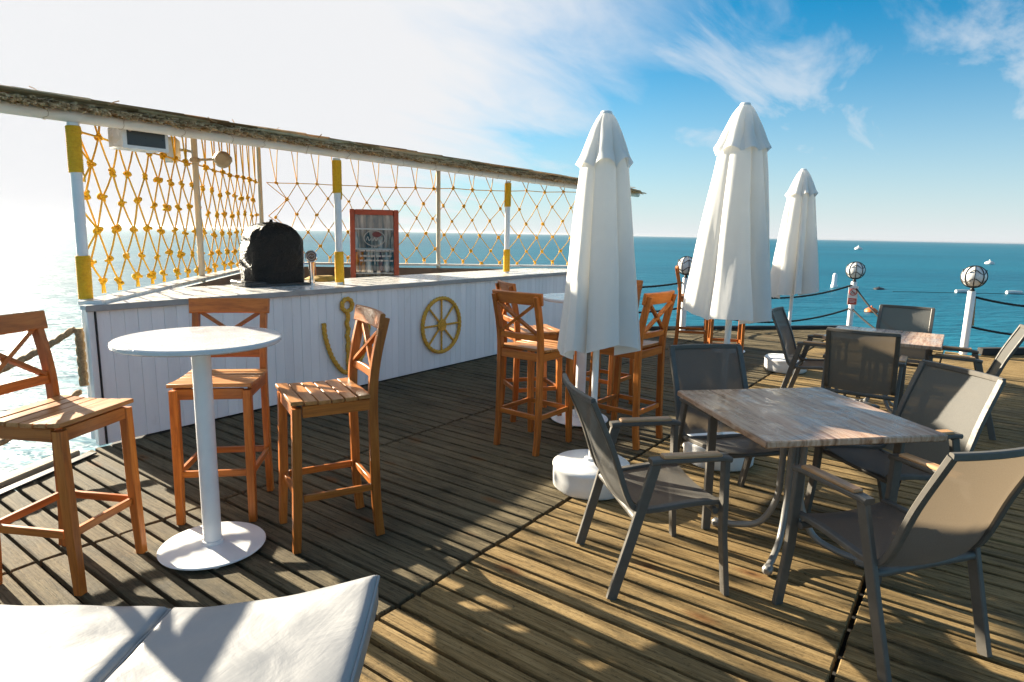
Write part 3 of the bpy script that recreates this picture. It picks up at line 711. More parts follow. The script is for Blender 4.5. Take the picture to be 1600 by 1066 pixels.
q = MB(); q.bar((0, 0, 0), (0.05, 0, 0.62), 0.05, 0.02, ch=0.003); o = link('wooden_slat', q.mesh('wooden_slat', 'wood_z'), None, (4.72, 6.35, 0.62)); o.rotation_euler = (R(6), R(-14), 0); tag(o, 'narrow brown wooden slat leaning behind the counter beside the tap', 'slat')
q = MB(); q.lathe([(0.16, 0), (0.17, 0.02), (0.10, 0.05), (0.0, 0.055)], 18, rf=lambda a, i: 1 + .3 * math.sin(2 * a + i) + .1 * math.sin(5 * a)); o = link('yellow_cloth', q.mesh('yellow_cloth', 'straw'), None, (4.42, 5.86, 1.043)); tag(o, 'crumpled yellowish cloth on the counter right of the tap', 'cloth')

t = thing('drinks_cooler', 'tall drinks cooler with a red frame and glass door behind the counter', 'cooler', (5.69, 6.43, 0), R(-40))
W, Hc, D = 0.62, 1.87, 0.50
q = MB(); q.box((0, D / 2, Hc / 2), (W - .02, 0.03, Hc - .02)); 
for sx in (-1, 1): q.box((sx * (W / 2 - .018), 0.14, Hc / 2), (0.03, D - 0.27, Hc - .02))
q.box((0, .14, Hc - .02), (W - .07, D - .27, .03)); q.box((0, .14, 0.05), (W - .07, D - .27, .08)); part('cabinet', q, 'screen', t)
q = MB(); q.box((0, 0.085, 1.42), (W - .075, 0.02, 0.86)); part('liner', q, 'reflect_streaks', t)  # shallow panel behind the glass that carries the painted reflection
q = MB()
for sx in (-1, 1): q.box((sx * (W / 2 - .03), -0.02, Hc / 2), (0.065, 0.05, Hc), 0.006)
for z in (Hc - .035, 0.05): q.box((0, -0.021, z), (W - .132, 0.048, 0.068), 0.006)
dr = part('door_frame', q, 'red', t)
q = MB(); q.box((0, -0.012, Hc / 2 + .01), (W - .13, 0.006, Hc - .16)); part('pane', q, 'glass', dr)
q = MB(); q.box((0, 0.02, 0.66), (W - .135, 0.02, 0.68)); part('lower_panel', q, 'liner2', t)
for z in (1.04, 1.36, 1.62): q = MB(); q.box((0, 0.045, z), (W - .08, 0.05, 0.018)); part('shelf', q, 'white', t)
def bottle(parent, x, y, z, mat, k=1.0):
    q = MB(); q.lathe([(0.0, 0), (.032, .004), (.033, .13), (.028, .16), (.014, .19), (.012, .235), (.0, .236)], 12, (x, y, z)); q.v = [Vector((v.x, v.y, z + (v.z - z) * k)) for v in q.v]; part('bottle', q, mat, parent)
for i in range(7):
    x = -0.235 + i * 0.078
    bottle(t, x, 0.040, 1.05, 'amber' if i < 2 else ('screen', 'maroon', 'clear')[i % 3], 1.15)
    if i % 2 == 0: bottle(t, x, 0.040, 1.37, ('clear', 'screen', 'clear', 'reflect_streaks')[i // 2 % 4], 0.9)
q = MB(); q.tube([(0.135 * math.cos(a), -0.019, 1.50 + 0.10 * math.sin(a)) for a in [2 * math.pi * k / 36 for k in range(36)]], 0.006, 6, True)
q.tube(curve([(-.11, -.019, 1.47), (-.085, -.019, 1.52), (-.07, -.019, 1.47), (-.04, -.019, 1.50), (-.02, -.019, 1.47), (0.0, -.019, 1.51), (.02, -.019, 1.47), (.045, -.019, 1.51), (.06, -.019, 1.48), (.10, -.019, 1.51)]), 0.006, 6)
q.tube([(0.0, -.019, 1.40), (0.0, -.019, 1.16)], 0.006, 6)
for z in (1.34, 1.27, 1.21):
    x = -0.2
    while x < 0.2:
        wd = random.uniform(0.03, 0.09); q.box((x + wd / 2, -.018, z), (wd * .8, 0.003, 0.022)); x += wd
part('door_print', q, 'print_', dr)
q = MB(); q.lathe([(0, 0), (.05, 0), (.05, .004), (0, .004)], 20); q.v = [Vector((v.x * 1.2 + .03, -0.0175 - v.z, 1.55 + v.y * .7)) for v in q.v]; part('door_emblem', q, 'maroon', dr)

t = thing('equipment_box', 'white box with a dark front panel hung under the left roof beam', 'box', (2.42, 5.36, 2.20))
q = MB(); q.box((0, 0.13, 0.075), (0.33, 0.26, 0.165), 0.012); part('housing', q, 'clear', t)
q = MB(); q.box((0, -0.002, 0.075), (0.345, 0.014, 0.18), 0.004); part('front_bezel', q, 'white', t)
q = MB(); q.box((0.005, -0.008, 0.078), (0.285, 0.010, 0.132), 0.002); sc_ = part('front_panel', q, 'screen', t)
q = MB(); q.lathe([(0, 0), (.014, 0), (.014, .003), (0, .003)], 16); q.v = [Vector((v.x - 0.115, -0.0135 - v.z, 0.125 + v.y)) for v in q.v]; part('emblem', q, 'print_', sc_)
q = MB(); q.tube([(-.1, .1, .155), (-.1, .02, .20), (-.1, -.09, .21)], 0.004, 6); q.tube([(.1, .1, .155), (.1, .02, .20), (.1, -.09, .21)], 0.004, 6); part('hanger', q, 'steel', t)
t = thing('spot_lamp', 'beige round spot lamp on a short arm beside the cream post', 'lamp', (3.66, 7.00, 2.34), R(-53), 'lamps on the side post')
q = MB(); q.tube([(0, 0, -.02), (0.10, 0, -.015), (0.20, 0, -.01)], 0.014, 8); q.box((0, 0, -0.02), (0.09, 0.09, 0.05), 0.01); part('arm', q, 'lampbeige', t)
q = MB(); q.lathe([(0, -.05), (.06, -.05), (.088, -.02), (.09, .02), (.075, .05), (0, .06)], 24); q.v = [Vector((v.x + .30, v.z, v.y - .01)) for v in q.v]; q.box((.30, 0, -.01), (0.205, 0.05, 0.07), 0.015); part('head', q, 'lampbeige', t)
t = thing('flood_lamp', 'pale translucent lamp on the seaward side of the cream post', 'lamp', (3.66, 7.00, 2.42), R(130), 'lamps on the side post')
q = MB(); q.tube([(0, 0, -.02), (.10, 0, 0.0), (.16, 0, 0.0)], 0.014, 8); part('arm', q, 'lampbeige', t)
q = MB(); q.box((0.25, 0, 0.0), (0.20, 0.12, 0.27), 0.045); part('shade', q, 'clear', t)

# ------------------------------------------------------------------ bar stools
def make_stool():
    t = thing('bar_stool', '', 'bar stool', group='wooden bar stools with crossed backs')
    for sy in (-1, 1):
        q = MB(); q.sweep([(0.195, sy * .185, .742), (0.205, sy * .186, .30), (0.218, sy * .187, 0.0)], rect(.044, .044), scale=lambda i: (1, 1, .86)[i], upv=(1, 0, 0)); part('leg', q, 'wood_z', t)
        pts = curve([(-0.212, sy * .187, 0.0), (-0.196, sy * .187, .18), (-0.190, sy * .186, .42), (-0.186, sy * .186, .76), (-0.205, sy * .188, .95), (-0.255, sy * .19, 1.165)], 5)
        q = MB(); q.sweep(pts, rect(.036, .046), upv=(1, 0, 0), scale=lambda i: 1.0); part('leg', q, 'wood_z', t)
    ap = []
    for sy in (-1, 1):
        q = MB(); q.box((0, sy * .190, .722), (.335, .022, .058), .002); part('apron', q, 'wood_x', t)
        q = MB(); q.box((0.003, sy * .190, .275), (.345, .020, .036), .003); part('stretcher', q, 'wood_x', t)
    for sx, x in ((1, .200), (-1, -.190)):
        q = MB(); q.box((x, 0, .722), (.022, .335, .058), .002); part('apron', q, 'wood_y', t)
        q = MB(); q.box((x - .002, 0, .275), (.022, .338, .036), .003); part('stretcher', q, 'wood_y', t)
    n = 6; x0, x1 = -0.168, 0.226; w = (x1 - x0) / n
    for i in range(n):
        x = x0 + (i + .5) * w; z = .762 + 0.010 * ((i - 2.2) / 3) ** 2
        q = MB(); q.box((x, 0, z), (w - .005, .425, .020), .003, Matrix.Rotation(-0.02 * (i - 2.2) / 2, 3, 'Y')); part('slat', q, 'seatw', t)
    def bk(z): return -0.205 + (-0.255 + .205) * (z - .95) / .215 if z > .95 else -0.186 - .019 * (z - .76) / .19
    q = MB(); q.sweep([(bk(1.145) + .022 - 0.022 * (1 - (2 * k / 10 - 1) ** 2) , -.222 + .444 * k / 10, 1.145) for k in range(11)], rect(.026, .088, .005), upv=(-.18, 0, 1)); part('top_rail', q, 'wood_y', t)
    q = MB(); q.sweep([(bk(.865) - .012 * (1 - (2 * k / 6 - 1) ** 2), -.170 + .340 * k / 6, .865) for k in range(7)], rect(.022, .045), upv=(-.1, 0, 1)); part('lower_rail', q, 'wood_y', t)
    for s in (-1, 1):
        q = MB(); q.bar((bk(.885) + .002 * s, -s * .168, .885), (bk(1.105) + .002 * s - .008, s * .165, 1.105), .020, .030, upv=(1, 0, 0.15), ch=.002); part('cross_bar', q, 'wood_y', t)
    return t
stool = make_stool(); SK = kids_of(stool)
stools = [((1.007, 3.29), -62, 'wooden bar stool cut by the left picture edge beside the rope railing'),
          ((1.832, 3.362), -135, 'wooden bar stool behind the nearest round table, against the bar'),
          ((2.022, 2.67), 156, 'wooden bar stool right of the nearest round table, in front of the rope anchor'),
          ((3.888, 2.623), -2.6, 'wooden bar stool standing just left of the nearest umbrella canopy'),
          ((4.52, 3.10), -36, 'wooden bar stool half hidden behind the stool left of the nearest umbrella'),
          ((4.47, 2.13), 86, 'wooden bar stool just right of the nearest umbrella canopy'),
          ((5.25, 2.74), 178, 'wooden bar stool behind the nearest umbrella, only its rail end showing'),
          ((8.76, 3.22), -68, 'wooden bar stool in front of the farthest lamp globe'),
          ((8.05, 2.50), 22, 'wooden bar stool hidden to its legs behind the tallest umbrella')]
for i, ((x, y), a, lab) in enumerate(stools):
    if i == 0: stool.location = (x, y, 0.002); stool.rotation_euler = (0, 0, R(a)); stool['label'] = lab
    else: copy_tree(stool, SK, (x, y, 0.002), R(a), lab)

# ------------------------------------------------------------------ round tables
t = thing('round_table', 'white round bar table at the left between three wooden stools', 'table', (1.515, 2.955, 0), R(20), 'white round bar tables')
q = MB(); q.lathe([(0, 1.056), (.362, 1.056), (.370, 1.062), (.370, 1.076), (.364, 1.082), (0, 1.082)], 64); part('table_top', q, 'white_wet', t)
q = MB(); q.lathe([(.043, .024), (.043, 1.05)], 28); q.lathe([(.12, 1.045), (.12, 1.055)], 24); part('pole', q, 'white', t)
q = MB(); q.lathe([(.248, .016), (.250, .020), (.246, .025), (.10, .031), (.050, .034), (.050, .05), (.043, .052)], 56); part('base_plate', q, 'white', t)
for k in range(4):
    a = R(45 + 90 * k); q = MB(); q.lathe([(.018, 0.002), (.02, .008), (.012, .016)], 10, (.215 * math.cos(a), .215 * math.sin(a), 0)); part('foot', q, 'clear', t)
TK = kids_of(t)
copy_tree(t, TK, (4.66, 2.66, 0), 1.0, 'white round bar table behind the nearest umbrella beside the bar')
copy_tree(t, TK, (8.95, 2.75, 0), 2.0, 'white round bar table hidden behind the tallest umbrella')

# ------------------------------------------------------------------ closed umbrellas
def umbrella(label, loc, ztop, zbot, rb, rcap, seed, rpole=0.020, lean=(0, 0), rbase=0.245):
    rnd = random.Random(seed)
    t = thing('closed_umbrella', label, 'umbrella', loc, rnd.uniform(0, 0.7), 'closed white umbrellas')
    H = ztop; N = 128
    amp = [rnd.uniform(.45, 1.3) for _ in range(8)]; ph = [rnd.uniform(-.10, .10) for _ in range(8)]; hem = [rnd.uniform(-.05, .06) for _ in range(8)]
    wd = [rnd.uniform(.4, 1.7) for _ in range(8)]; cut = [0.0]
    for x in wd: cut.append(cut[-1] + x / sum(wd))
    cut[-1] = 1.0
    def lob(a, sharp):
        u = (a / (2 * math.pi)) % 1.0; k = 0
        while k < 7 and u >= cut[k + 1]: k += 1
        f = (u - cut[k]) / (cut[k + 1] - cut[k])
        s = math.sin(math.pi * f); s = s ** sharp
        return s, amp[k], ph[k], hem[k], f
    def ax(z): return Vector((lean[0] * z / H, lean[1] * z / H, 0))
    J = 16; N = 8 * J
    def ring(k, f): return 2 * math.pi * (cut[k] + (cut[k + 1] - cut[k]) * f)
    q = MB(); K = 44; zc = H - 0.07
    sk = [rnd.uniform(-.16, .16) for _ in range(8)]; fold = [rnd.uniform(-1, 1) for _ in range(8)]
    for i in range(K + 1):
        v = i / K
        for k in range(8):
            for j in range(J):
                f = j / J; fe = (3 * f * f - 2 * f ** 3); gg = f if fold[k] > 0 else 1 - f
                saw = min(1.0, 1.12 * gg ** 0.6) * (1 - gg ** 9); bl = min(1.0, max(0.0, (v - .10) / .45)); s = math.sin(math.pi * f) ** 0.5 * (1 - bl) + saw * bl
                am = amp[k] * (1 - fe) + amp[(k + 1) % 8] * fe; hm = hem[k] * (1 - fe) + hem[(k + 1) % 8] * fe
                a = ring(k, f) + (sk[k] * (1 - fe) + sk[(k + 1) % 8] * fe) * v + fold[k] * 0.20 * s * v ** 1.5
                zb = zbot + hm + 0.05 * (s - .5); z = zc + (zb - zc) * v
                env = rcap * 0.25 + (rcap * .92 - rcap * .25) * min(1, v / .16) + (rb - rcap * .92) * max(0, (v - .16) / .84) ** 0.95
                depth = (0.08 + 0.44 * min(1, v * 1.25)) * am
                rr = env * ((1 - depth) + depth * s * 1.08) * (1 + 0.05 * mnoise.noise(Vector((math.cos(a) * 1.6, math.sin(a) * 1.6, v * 2.2 + seed))) + 0.07 * v * mnoise.noise(Vector((math.cos(a) * 5, math.sin(a) * 5, v * 1.3 + seed * 3))))
                q.v.append(ax(z) + Vector((rr * math.cos(a), rr * math.sin(a), z)))
    for i in range(K):
        for k in range(N): q.f.append((i * N + k, (i + 1) * N + k, (i + 1) * N + (k + 1) % N, i * N + (k + 1) % N))
    can = part('canopy', q, 'canvas', t, 50)
    q = MB(); K = 16
    for i in range(K + 1):
        v = i / K
        for k in range(8):
            for j in range(J):
                f = j / J; s = math.sin(math.pi * f) ** 0.75; fe = (3 * f * f - 2 * f ** 3); a = ring(k, f) * .5 + (2 * math.pi * (k + f) / 8) * .5
                am = amp[k] * (1 - fe) + amp[(k + 1) % 8] * fe
                z = H + (-.30 + 0.045 * (s - 0.45) + hem[k] * .3 * s) * v
                env = 0.030 + (rcap * 1.06 - 0.030) * (v ** 0.72) + 0.012 * max(0, v - .85) / .15
                rr = env * (1 - 0.20 * min(1, v * 1.5) * am * (1 - s)) * (1 + 0.03 * mnoise.noise(Vector((math.cos(a) * 2, math.sin(a) * 2, v * 3 + seed * 2))))
                q.v.append(ax(z) + Vector((rr * math.cos(a), rr * math.sin(a), z)))
    for i in range(K):
        for k in range(N): q.f.append((i * N + k, (i + 1) * N + k, (i + 1) * N + (k + 1) % N, i * N + (k + 1) % N))
    part('vent_cap', q, 'canvas', can, 75)
    q = MB(); q.lathe([(.033, H - .012), (.036, H), (.03, H + .010), (.012, H + .014), (0, H + .015)], 20, ax(H)); part('finial', q, 'white', t)
    q = MB(); q.tube([(0, 0, .12), ax(H * .9) + Vector((0, 0, H * .9))], rpole, 16); part('pole', q, 'white', t)
    q = MB()
    for k in range(8):
        a = (k + .0) * math.pi / 4 + .1; r1 = rb * .42
        q.tube([ax(zbot + .7) + Vector((.03 * math.cos(a), .03 * math.sin(a), zbot + .7)), ax(zbot + .05) + Vector((r1 * math.cos(a), r1 * math.sin(a), zbot + .05))], .006, 6)
    part('ribs', q, 'clear', t)
    q = MB(); q.lathe([(rbase * .93, .004), (rbase * .985, .02), (rbase, .09), (rbase, .135), (rbase * 1.015, .142), (rbase * 1.01, .155), (rbase * .96, .168), (rbase * .6, .178), (.05, .184), (.045, .20), (.03, .202)], 48, rf=lambda a, i: 1 + .012 * mnoise.noise(Vector((math.cos(a) * 3, math.sin(a) * 3, i * .5 + seed)))); bs = part('weighted_base', q, 'white', t, 50)
    for a in (R(-120), R(60)):
        q = MB(); q.tube([(rbase * 1.0 * math.cos(a + e), rbase * 1.0 * math.sin(a + e), zz) for e, zz in ((-.22, .10), (-.2, .085), (0, .08), (.2, .085), (.22, .10))], .008, 6); part('handle', q, 'white', bs)
    return t
UMB = [('closed white umbrella nearest the camera, before the bar end', (3.42, 1.85, 0.002), 2.30, 0.905, .278, .150, 1, (.0, .0)),
       ('tallest closed white umbrella, in the middle of the three', (4.42, 1.360, 0.002), 2.465, 1.09, .322, .165, 2, (0.0, 0.0)),
       ('smallest looking closed white umbrella, farthest off by the sea', (8.13, 1.77, 0.002), 2.395, 0.93, .298, .160, 4, (0.0, 0.0))]
for lab, l, zt, zb, rb, rc, sd, ln in UMB: umbrella(lab, l, zt, zb, rb, rc, sd, lean=ln)

# ------------------------------------------------------------------ dining tables
def dining_table(label, loc, rz, size=.90):
    t = thing('dining_table', label, 'table', loc, rz, 'square dining tables')
    q = MB(); q.box((0, 0, .725), (size, size, .032), .006); part('table_top', q, 'table', t)
    for k in range(4):
        a = R(45 + 90 * k); c, s = math.cos(a), math.sin(a)
        pts = curve([(.050 * c, .050 * s, .705), (.050 * c, .050 * s, .40), (.062 * c, .062 * s, .24), (.13 * c, .13 * s, .10), (.24 * c, .24 * s, .050), (.345 * c, .345 * s, .035)], 6)
        q = MB(); q.tube(pts, .0165, 12); leg = part('leg', q, 'steel', t, 60)
        q = MB(); q.box((.355 * c, .355 * s, .026), (.06, .045, .045), .012, Matrix.Rotation(a, 3, 'Z')); part('foot', q, 'steel', leg)
        q = MB(); q.bar((.02 * c, .02 * s, .703), (.40 * c, .40 * s, .703), .035, .012); part('bracket', q, 'steel', t)
    return t
dining_table('square wood-print table in front among four sunlit chairs', (3.37, .655, .002), R(46))
dining_table('square wood-print table farther back near the lamp posts', (6.67, .62, .002), R(1))

# ------------------------------------------------------------------ armchairs
def make_chair():
    t = thing('armchair', '', 'chair', group='grey sling armchairs with wooden arms')
    side = {}
    for sy in (-1, 1):
        q = MB(); q.sweep([(.262, sy * .285, 0), (.235, sy * .272, .30), (.225, sy * .268, .632)], rect(.046, .026, .004), upv=(1, 0, 0)); part('leg', q, 'alu', t)
        q = MB(); q.sweep([(-.268, sy * .256, 0), (-.185, sy * .262, .30), (-.098, sy * .268, .630)], rect(.026, .046, .004), upv=(1, 0, 0)); part('leg', q, 'alu', t)
        q = MB(); q.sweep([(-.125, sy * .268, .640), (-.09, sy * .268, .643), (.20, sy * .268, .645), (.245, sy * .268, .637)], rect(.052, .024, .006), upv=(0, 0, 1)); arm = part('arm_frame', q, 'alu', t)
        q = MB(); q.box((.062, sy * .268, .660), (.275, .050, .018), .006); part('armrest', q, 'armwood', arm)
        q = MB(); q.sweep(curve([(.235, sy * .238, .428), (.10, sy * .238, .425), (-.08, sy * .238, .405), (-.165, sy * .238, .412), (-.215, sy * .238, .48), (-.285, sy * .237, .68), (-.385, sy * .236, .905)], 6), rect(.024, .034, .004), upv=(0, sy, 0)); part('side_rail', q, 'alu', t)
    q = MB(); q.tube([(-.168, -.262, .372), (-.168, .262, .372)], .017, 12); part('rear_tube', q, 'alu', t)
    q = MB(); q.tube([(.20, -.262, .392), (.20, .262, .392)], .015, 12); part('front_tube', q, 'alu', t)
    q = MB(); q.sweep([(-.385 - .028 * (1 - (k / 5 - 1) ** 2), -.245 + .49 * k / 10, .905) for k in range(11)], rect(.022, .028, .004), upv=(0, 0, 1)); part('top_rail', q, 'alu', t)
    prof = curve([(.232, 0, .432), (.10, 0, .424), (-.06, 0, .406), (-.125, 0, .40)], 5); bprof = curve([(-.172, 0, .40), (-.215, 0, .485), (-.283, 0, .68), (-.383, 0, .900)], 5)
    for nm, pr, dn in (('seat_sling', prof, Vector((0, 0, -.022))), ('back_sling', bprof, Vector((-.030, 0, -.006)))):
        q = MB(); n = 8
        for i, p in enumerate(pr):
            for k in range(n + 1):
                y = -.229 + .458 * k / n; sg = (1 - (2 * k / n - 1) ** 2)
                q.v.append(Vector((p.x, y, p.z)) + dn * sg)
        for i in range(len(pr) - 1):
            for k in range(n): q.f.append((i * (n + 1) + k, i * (n + 1) + k + 1, (i + 1) * (n + 1) + k + 1, (i + 1) * (n + 1) + k))
        part(nm, q, 'mesh', t, 60)
    return t
chair = make_chair(); CK = kids_of(chair)
chairs = [((2.73, 1.147), -44, 'grey armchair left of the front table, its seat towards it'),
          ((3.69, 1.06), -131.7, 'dark armchair behind the front table with an umbrella pole showing through its back'),
          ((3.88, .265), 139, 'armchair right of the front table, its backrest half in shade and half in sun'),
          ((2.87, .17), 54.5, 'armchair in the right foreground seen from behind with its back glowing tan'),
          ((6.54, 1.16), -88, 'dark armchair at the left of the far table before the farthest umbrella base'),
          ((5.83, .667), 2, 'dark armchair at the near side of the far table, seen from behind'),
          ((7.48, .56), 180, 'dark armchair at the seaward side of the far table'),
          ((6.62, .02), 93, 'armchair at the right picture edge facing the far table')]
for i, ((x, y), a, lab) in enumerate(chairs):
    if i == 0: chair.location = (x, y, .002); chair.rotation_euler = (0, 0, R(a)); chair['label'] = lab
    else: copy_tree(chair, CK, (x, y, .002), R(a), lab)

# ------------------------------------------------------------------ lamp posts and rope railing
def lamp_post(label, x, y, hpost, rz, tilt=(0, 0)):
    t = thing('lamp_post', label, 'lamp', (x, y, 0), rz, 'globe lamp posts on the deck edge')
    q = MB(); q.lathe([(.05, 0.0), (.05, hpost - .01), (.046, hpost), (0, hpost)], 20); part('post', q, 'white', t)
    q = MB(); q.lathe([(.028, hpost), (.034, hpost + .02), (.022, hpost + .035), (.022, hpost + .05), (.05, hpost + .062), (.085, hpost + .075), (.06, hpost + .085)], 20); part('collar', q, 'black', t)
    zc = hpost + .205; r = .150
    q = MB(); q.lathe([(r * math.sin(R(a)), zc - r * math.cos(R(a))) for a in range(8, 181, 8)] + [(0, zc + r)], 28); g = part('globe', q, 'globe', t, 80)
    q = MB()
    for k in range(4): q.tube([((r + .006) * math.sin(a) * math.cos(k * math.pi / 4), (r + .006) * math.sin(a) * math.sin(k * math.pi / 4), zc - (r + .006) * math.cos(a)) for a in [2 * math.pi * i / 28 for i in range(28)]], .0065, 6, True)
    for zz in (-.35, .45):
        rr = (r + .006) * math.sqrt(1 - zz * zz); m = [((rr * math.cos(2 * math.pi * i / 32)), rr * math.sin(2 * math.pi * i / 32), zc + r * zz + .032 * math.cos(4 * 2 * math.pi * i / 32)) for i in range(32)]; q.tube(m, .0065, 6, True)
    part('cage', q, 'black', g, 60)
    return t
LP = [(10.36, 3.96, .915, 'globe lamp post farthest left, behind the stool by the sea'), (12.93, 1.78, .855, 'globe lamp post carrying the red and white warning sign'), (11.14, 0.03, .915, 'globe lamp post at the right with ropes leading off the picture')]
for x, y, h, lab in LP: lamp_post(lab, x, y, h, random.uniform(0, 1))
# warning sign
vd = Vector((12.93, 1.78, 0)) - Vector((0, 0, 0)); ang = math.atan2(vd.y, vd.x)
t = thing('warning_sign', 'white plate with a no-diving circle and red panel on the lamp post', 'sign', (12.93 - .062 * math.cos(ang), 1.78 - .062 * math.sin(ang), .44), ang - math.pi / 2)
q = MB(); q.box((0, 0, .17), (.155, .008, .34), .003); part('plate', q, 'signwhite', t)
q = MB(); q.box((0, -.006, .065), (.135, .005, .11), .001); pn = part('red_panel', q, 'signred', t)
q = MB()
for z, w in ((.09, .10), (.065, .11), (.04, .08)): q.box((0, -.0095, z), (w, .002, .008))
part('lettering', q, 'signwhite', pn)
q = MB(); q.tube([(.058 * math.cos(a), -.007, .235 + .058 * math.sin(a)) for a in [2 * math.pi * i / 28 for i in range(28)]], .008, 6, True); q.tube([(-.04, -.007, .275), (.04, -.007, .195)], .006, 6); part('ring', q, 'signred', t)
q = MB(); q.lathe([(0, 0), (.010, 0), (.010, .003), (0, .003)], 10); q.v = [Vector((v.x - .012, -.006 - v.z, .248 + v.y)) for v in q.v]; q.tube([(-.03, -.006, .225), (.0, -.006, .24), (.03, -.006, .215)], .006, 6); q.tube(curve([(-.04, -.006, .205), (-.02, -.006, .212), (0, -.006, .203), (.02, -.006, .212), (.04, -.006, .204)]), .003, 5); part('pictogram', q, 'black', t)

def railing(label, p0, p1, sag, mat='darkrope', r=.016, pitch=.07, step=None):
    p0 = Vector(p0); q = MB(); q.rope([v - p0 for v in arc(p0, p1, sag)], r, pitch, step=step or pitch / 10, n=9 if step else 18); o = link('railing_rope', q.mesh('railing_rope', mat, 60), None, p0); return tag(o, label, 'rope', 'ropes of the railing')
(x1, y1, h1, _), (x2, y2, h2, _), (x3, y3, h3, _) = LP
for nm, dz, lo in (('upper', -.07, .0), ('lower', -.50, .0)):
    railing(f'dark {nm} railing rope sagging between the farthest and the sign lamp post', (x1, y1, h1 + dz), (x2, y2, h2 + dz + .02), .26, r=.018, step=.03)
    railing(f'dark {nm} railing rope left of the farthest lamp post towards the bar', (9.55, 4.98, .74 + (dz + .07)), (x1, y1, h1 + dz), .04, r=.018, step=.03)
    railing(f'dark {nm} railing rope running right from the right-hand lamp post off the picture', (x3, y3, h3 + dz), (13.2, -2.05, h3 + dz - .02), .16, r=.018, step=.03)
railing('dark upper rope dropping steeply from the sign lamp post to the deck', (x2, y2, h2 - .06), (12.0, .80, .02), .10, r=.018, step=.03)
railing('dark lower rope dropping from the sign lamp post to the deck', (x2, y2, h2 - .48), (12.2, 1.10, .02), .04, r=.018, step=.03)
q = MB(); q.rope([(.062, -.02 + .004 * i, .42 + .42 * i / 8) for i in range(9)], .020, .06); o = link('rope_binding', q.mesh('rope_binding', 'manila', 60), None, (x3, y3, 0)); o.rotation_euler = (0, 0, R(-50)); tag(o, 'beige twisted rope tied along the right-hand lamp post', 'rope')
q = MB(); q.lathe([(.045, 0), (.045, .84), (.03, .85), (0, .85)], 16); o = link('railing_post', q.mesh('railing_post', 'white'), None, (13.2, -2.05, 0)); tag(o, 'white railing post beyond the right picture edge', 'post')
# left rope railing (thick manila) from the bar corner towards the left
q = MB(); q.lathe([(.045, 0), (.045, .95), (.03, .96), (0, .96)], 16); o = link('railing_post', q.mesh('railing_post', 'white'), None, (-.35, 3.90, 0)); tag(o, 'white railing post beyond the left picture edge', 'post')
railing('thick brown upper railing rope tied to the left corner of the bar', (-.35, 3.90, .86), (1.745, 5.17, .86), .22, 'manila', .024, .085)
railing('thick brown lower railing rope crossing behind the left-hand stool legs', (-.35, 3.90, .40), (1.745, 5.17, .40), .20, 'manila', .024, .085)
t = thing('rope_coil', 'thick brown rope bound upright at the left end of the bar', 'rope', (1.752, 5.14, .40))
for k in range(1):
    q = MB(); q.rope([(.012, -.01, .05 + .42 * i / 8) for i in range(9)], .032, .075); part('strand', q, 'manila', t, 60)

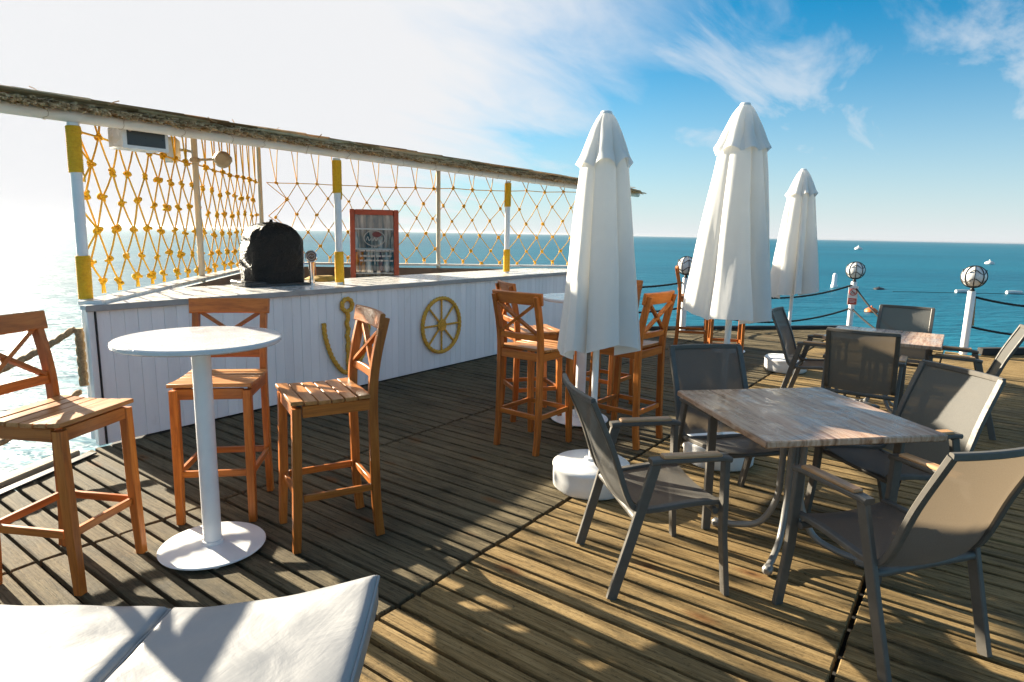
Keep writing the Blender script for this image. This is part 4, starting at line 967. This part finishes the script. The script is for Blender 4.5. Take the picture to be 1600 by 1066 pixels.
# ------------------------------------------------------------------ sun loungers in the foreground
dv = Vector((.815, .58, 0)).normalized(); rzl = math.atan2(dv.y, dv.x)
def lounger(label, lat0, lat1, dend, lift, seed, length=1.95):
    nv = Vector((dv.y, -dv.x, 0)); c0 = dv * dend + nv * ((lat0 + lat1) / 2); w = lat1 - lat0
    t = thing('sun_lounger', label, 'sun lounger', (c0.x, c0.y, 0), rzl, 'white sun loungers in the foreground')   # local +x = away from camera, head edge at x=0
    q = MB(); NX, NY = 56, 26; Z0, Z1 = .355, .47; hw = w / 2 - .004; rc = .028
    def top(x, y):
        u = (x + length) / length; v = y / hw
        z = Z1 + .007 * mnoise.noise(Vector((x * 3, y * 3, seed))) + (.006 * mnoise.noise(Vector((x * 9 + y * 5, y * 4, seed + 5))))
        z += lift * max(0, (u - .70) / .30) ** 2 * max(0, .5 - v / 2 ) ** 1.6       # the outer head corner curls up
        return z
    grid = {}
    for side in (1, 0):
        for i in range(NX + 1):
            for j in range(NY + 1):
                u, v = i / NX, j / NY
                x = -length + length * (0.5 - 0.5 * math.cos(math.pi * u)); y = hw * math.sin((v - .5) * math.pi)
                e = min(1, min(length + x, -x, hw - abs(y)) / rc); dome = math.sqrt(max(0, 1 - (1 - e) ** 2))
                zt = top(x, y); lf = zt - Z1
                z = zt - rc * .75 * (1 - dome) if side else Z0 + lf * .9 + rc * .6 * (1 - dome)
                grid[side, i, j] = len(q.v); q.v.append(Vector((x, y, z)))
    for i in range(NX):
        for j in range(NY):
            q.f.append((grid[1, i, j], grid[1, i + 1, j], grid[1, i + 1, j + 1], grid[1, i, j + 1])); q.f.append((grid[0, i, j], grid[0, i, j + 1], grid[0, i + 1, j + 1], grid[0, i + 1, j]))
    for i in range(NX):
        q.f.append((grid[1, i + 1, 0], grid[1, i, 0], grid[0, i, 0], grid[0, i + 1, 0])); q.f.append((grid[1, i, NY], grid[1, i + 1, NY], grid[0, i + 1, NY], grid[0, i, NY]))
    for j in range(NY):
        q.f.append((grid[1, 0, j], grid[1, 0, j + 1], grid[0, 0, j + 1], grid[0, 0, j])); q.f.append((grid[1, NX, j + 1], grid[1, NX, j], grid[0, NX, j], grid[0, NX, j + 1]))
    mt = part('mattress', q, 'vinyl', t, 50)
    q = MB(); path = []
    for i in range(NX + 1): path.append((q_ := mt.data.vertices[grid[1, i, 0]].co) + Vector((0, -.002, 0)))
    q.tube(path, .005, 6); part('piping', q, 'vinyl', mt, 60)
    q = MB()
    for s in (-1, 1): q.box((-length / 2 - .04, s * (hw - .06), .31), (length - .16, .04, .06), .006)
    for x in (-.16, -length * .5, -length + .12): q.box((x, 0, .31), (.05, 2 * hw - .18, .045), .006)
    part('frame', q, 'white', t)
    for x in (-.22, -length + .2):
        for s in (-1, 1): q = MB(); q.box((x, s * (hw - .06), .14), (.045, .045, .276), .006); part('leg', q, 'white', t)
lounger('white vinyl sun lounger cushion at the bottom left picture edge', -1.665, -1.043, 1.735, .0, 2)
lounger('white vinyl sun lounger cushion in the foreground with its right corner curled up', -1.040, -.405, 1.735, .13, 8)

# ------------------------------------------------------------------ floats on the sea
def sea_at(px, py, z=-1.7):
    d = fwd + r2 * ((px - 800) / 985.2) - u2 * ((py - 533) / 985.2); k = (z - CAM_H) / d.z; return Vector((d.x * k, d.y * k, z))
for px, py, r, mat, lab in ((1341, 390, 1.1, 'clear', 'pale round buoy far out near the horizon'), (1546, 413, .55, 'clear', 'small white buoy far out above the right lamp globe'),
                            (1361, 488, .24, 'orange', 'orange float on the water right of the warning sign'), (1373, 452, .28, 'black', 'small dark float on the water beyond the warning sign')):
    p = sea_at(px, py); q = MB(); q.lathe([(0, -.3 * r), (.6 * r, -.2 * r), (r * 1.2, .1 * r), (r * 1.15, .45 * r), (.7 * r, .8 * r), (.2 * r, .95 * r), (.12 * r, 1.3 * r), (0, 1.32 * r)], 16)
    if mat == 'black': q.v = [Vector((v.x * 2.2, v.y, v.z * .5)) for v in q.v]
    o = link('buoy', q.mesh('buoy', mat, 60), None, p); tag(o, lab, 'buoy')
p = sea_at(1303, 449); q = MB(); q.lathe([(.2, -.1), (.22, .15), (.16, .25), (.15, .8), (.11, .95), (0, 1.0)], 14); o = link('buoy', q.mesh('buoy', 'white', 60), None, p); tag(o, 'upright white marker buoy left of the warning sign', 'buoy')
p0, p1 = sea_at(1395, 456), sea_at(1700, 462)
q = MB(); q.tube([Vector((0, 0, .01)), (p1 - p0) + Vector((0, 0, .01))], .022, 6)
t = thing('float_line', 'line of white floats stretched across the water at the right', 'buoy line', tuple(p0)); part('line', q, 'darkrope', t)
for k in (.36, .62): q = MB(); c = (p1 - p0) * k; q.tube([c + (p1 - p0).normalized() * -.5 + Vector((0, 0, .1)), c + Vector((0, 0, .12)), c + (p1 - p0).normalized() * .5 + Vector((0, 0, .1))], .12, 10); part('float', q, 'clear', t)

# ------------------------------------------------------------------ sunlit sea haze
b = MB(); b.box((0, 0, 0.75), (18200, 18200, 7.1)); me = bpy.data.meshes.new('haze'); me.from_pydata([tuple(v) for v in b.v], [], b.f); me.update()
hm = bpy.data.materials.new('sea_haze'); hm.use_nodes = True; hn = hm.node_tree.nodes; hn.clear()
pv = hn.new('ShaderNodeVolumePrincipled'); pv.inputs['Color'].default_value = (0.96, 0.97, 1.0, 1); pv.inputs['Density'].default_value = 0.00014; pv.inputs['Anisotropy'].default_value = 0.72
ho = hn.new('ShaderNodeOutputMaterial'); hm.node_tree.links.new(pv.outputs[0], ho.inputs['Volume']); me.materials.append(hm)
hz = link('haze', me); hz['kind'] = 'stuff'
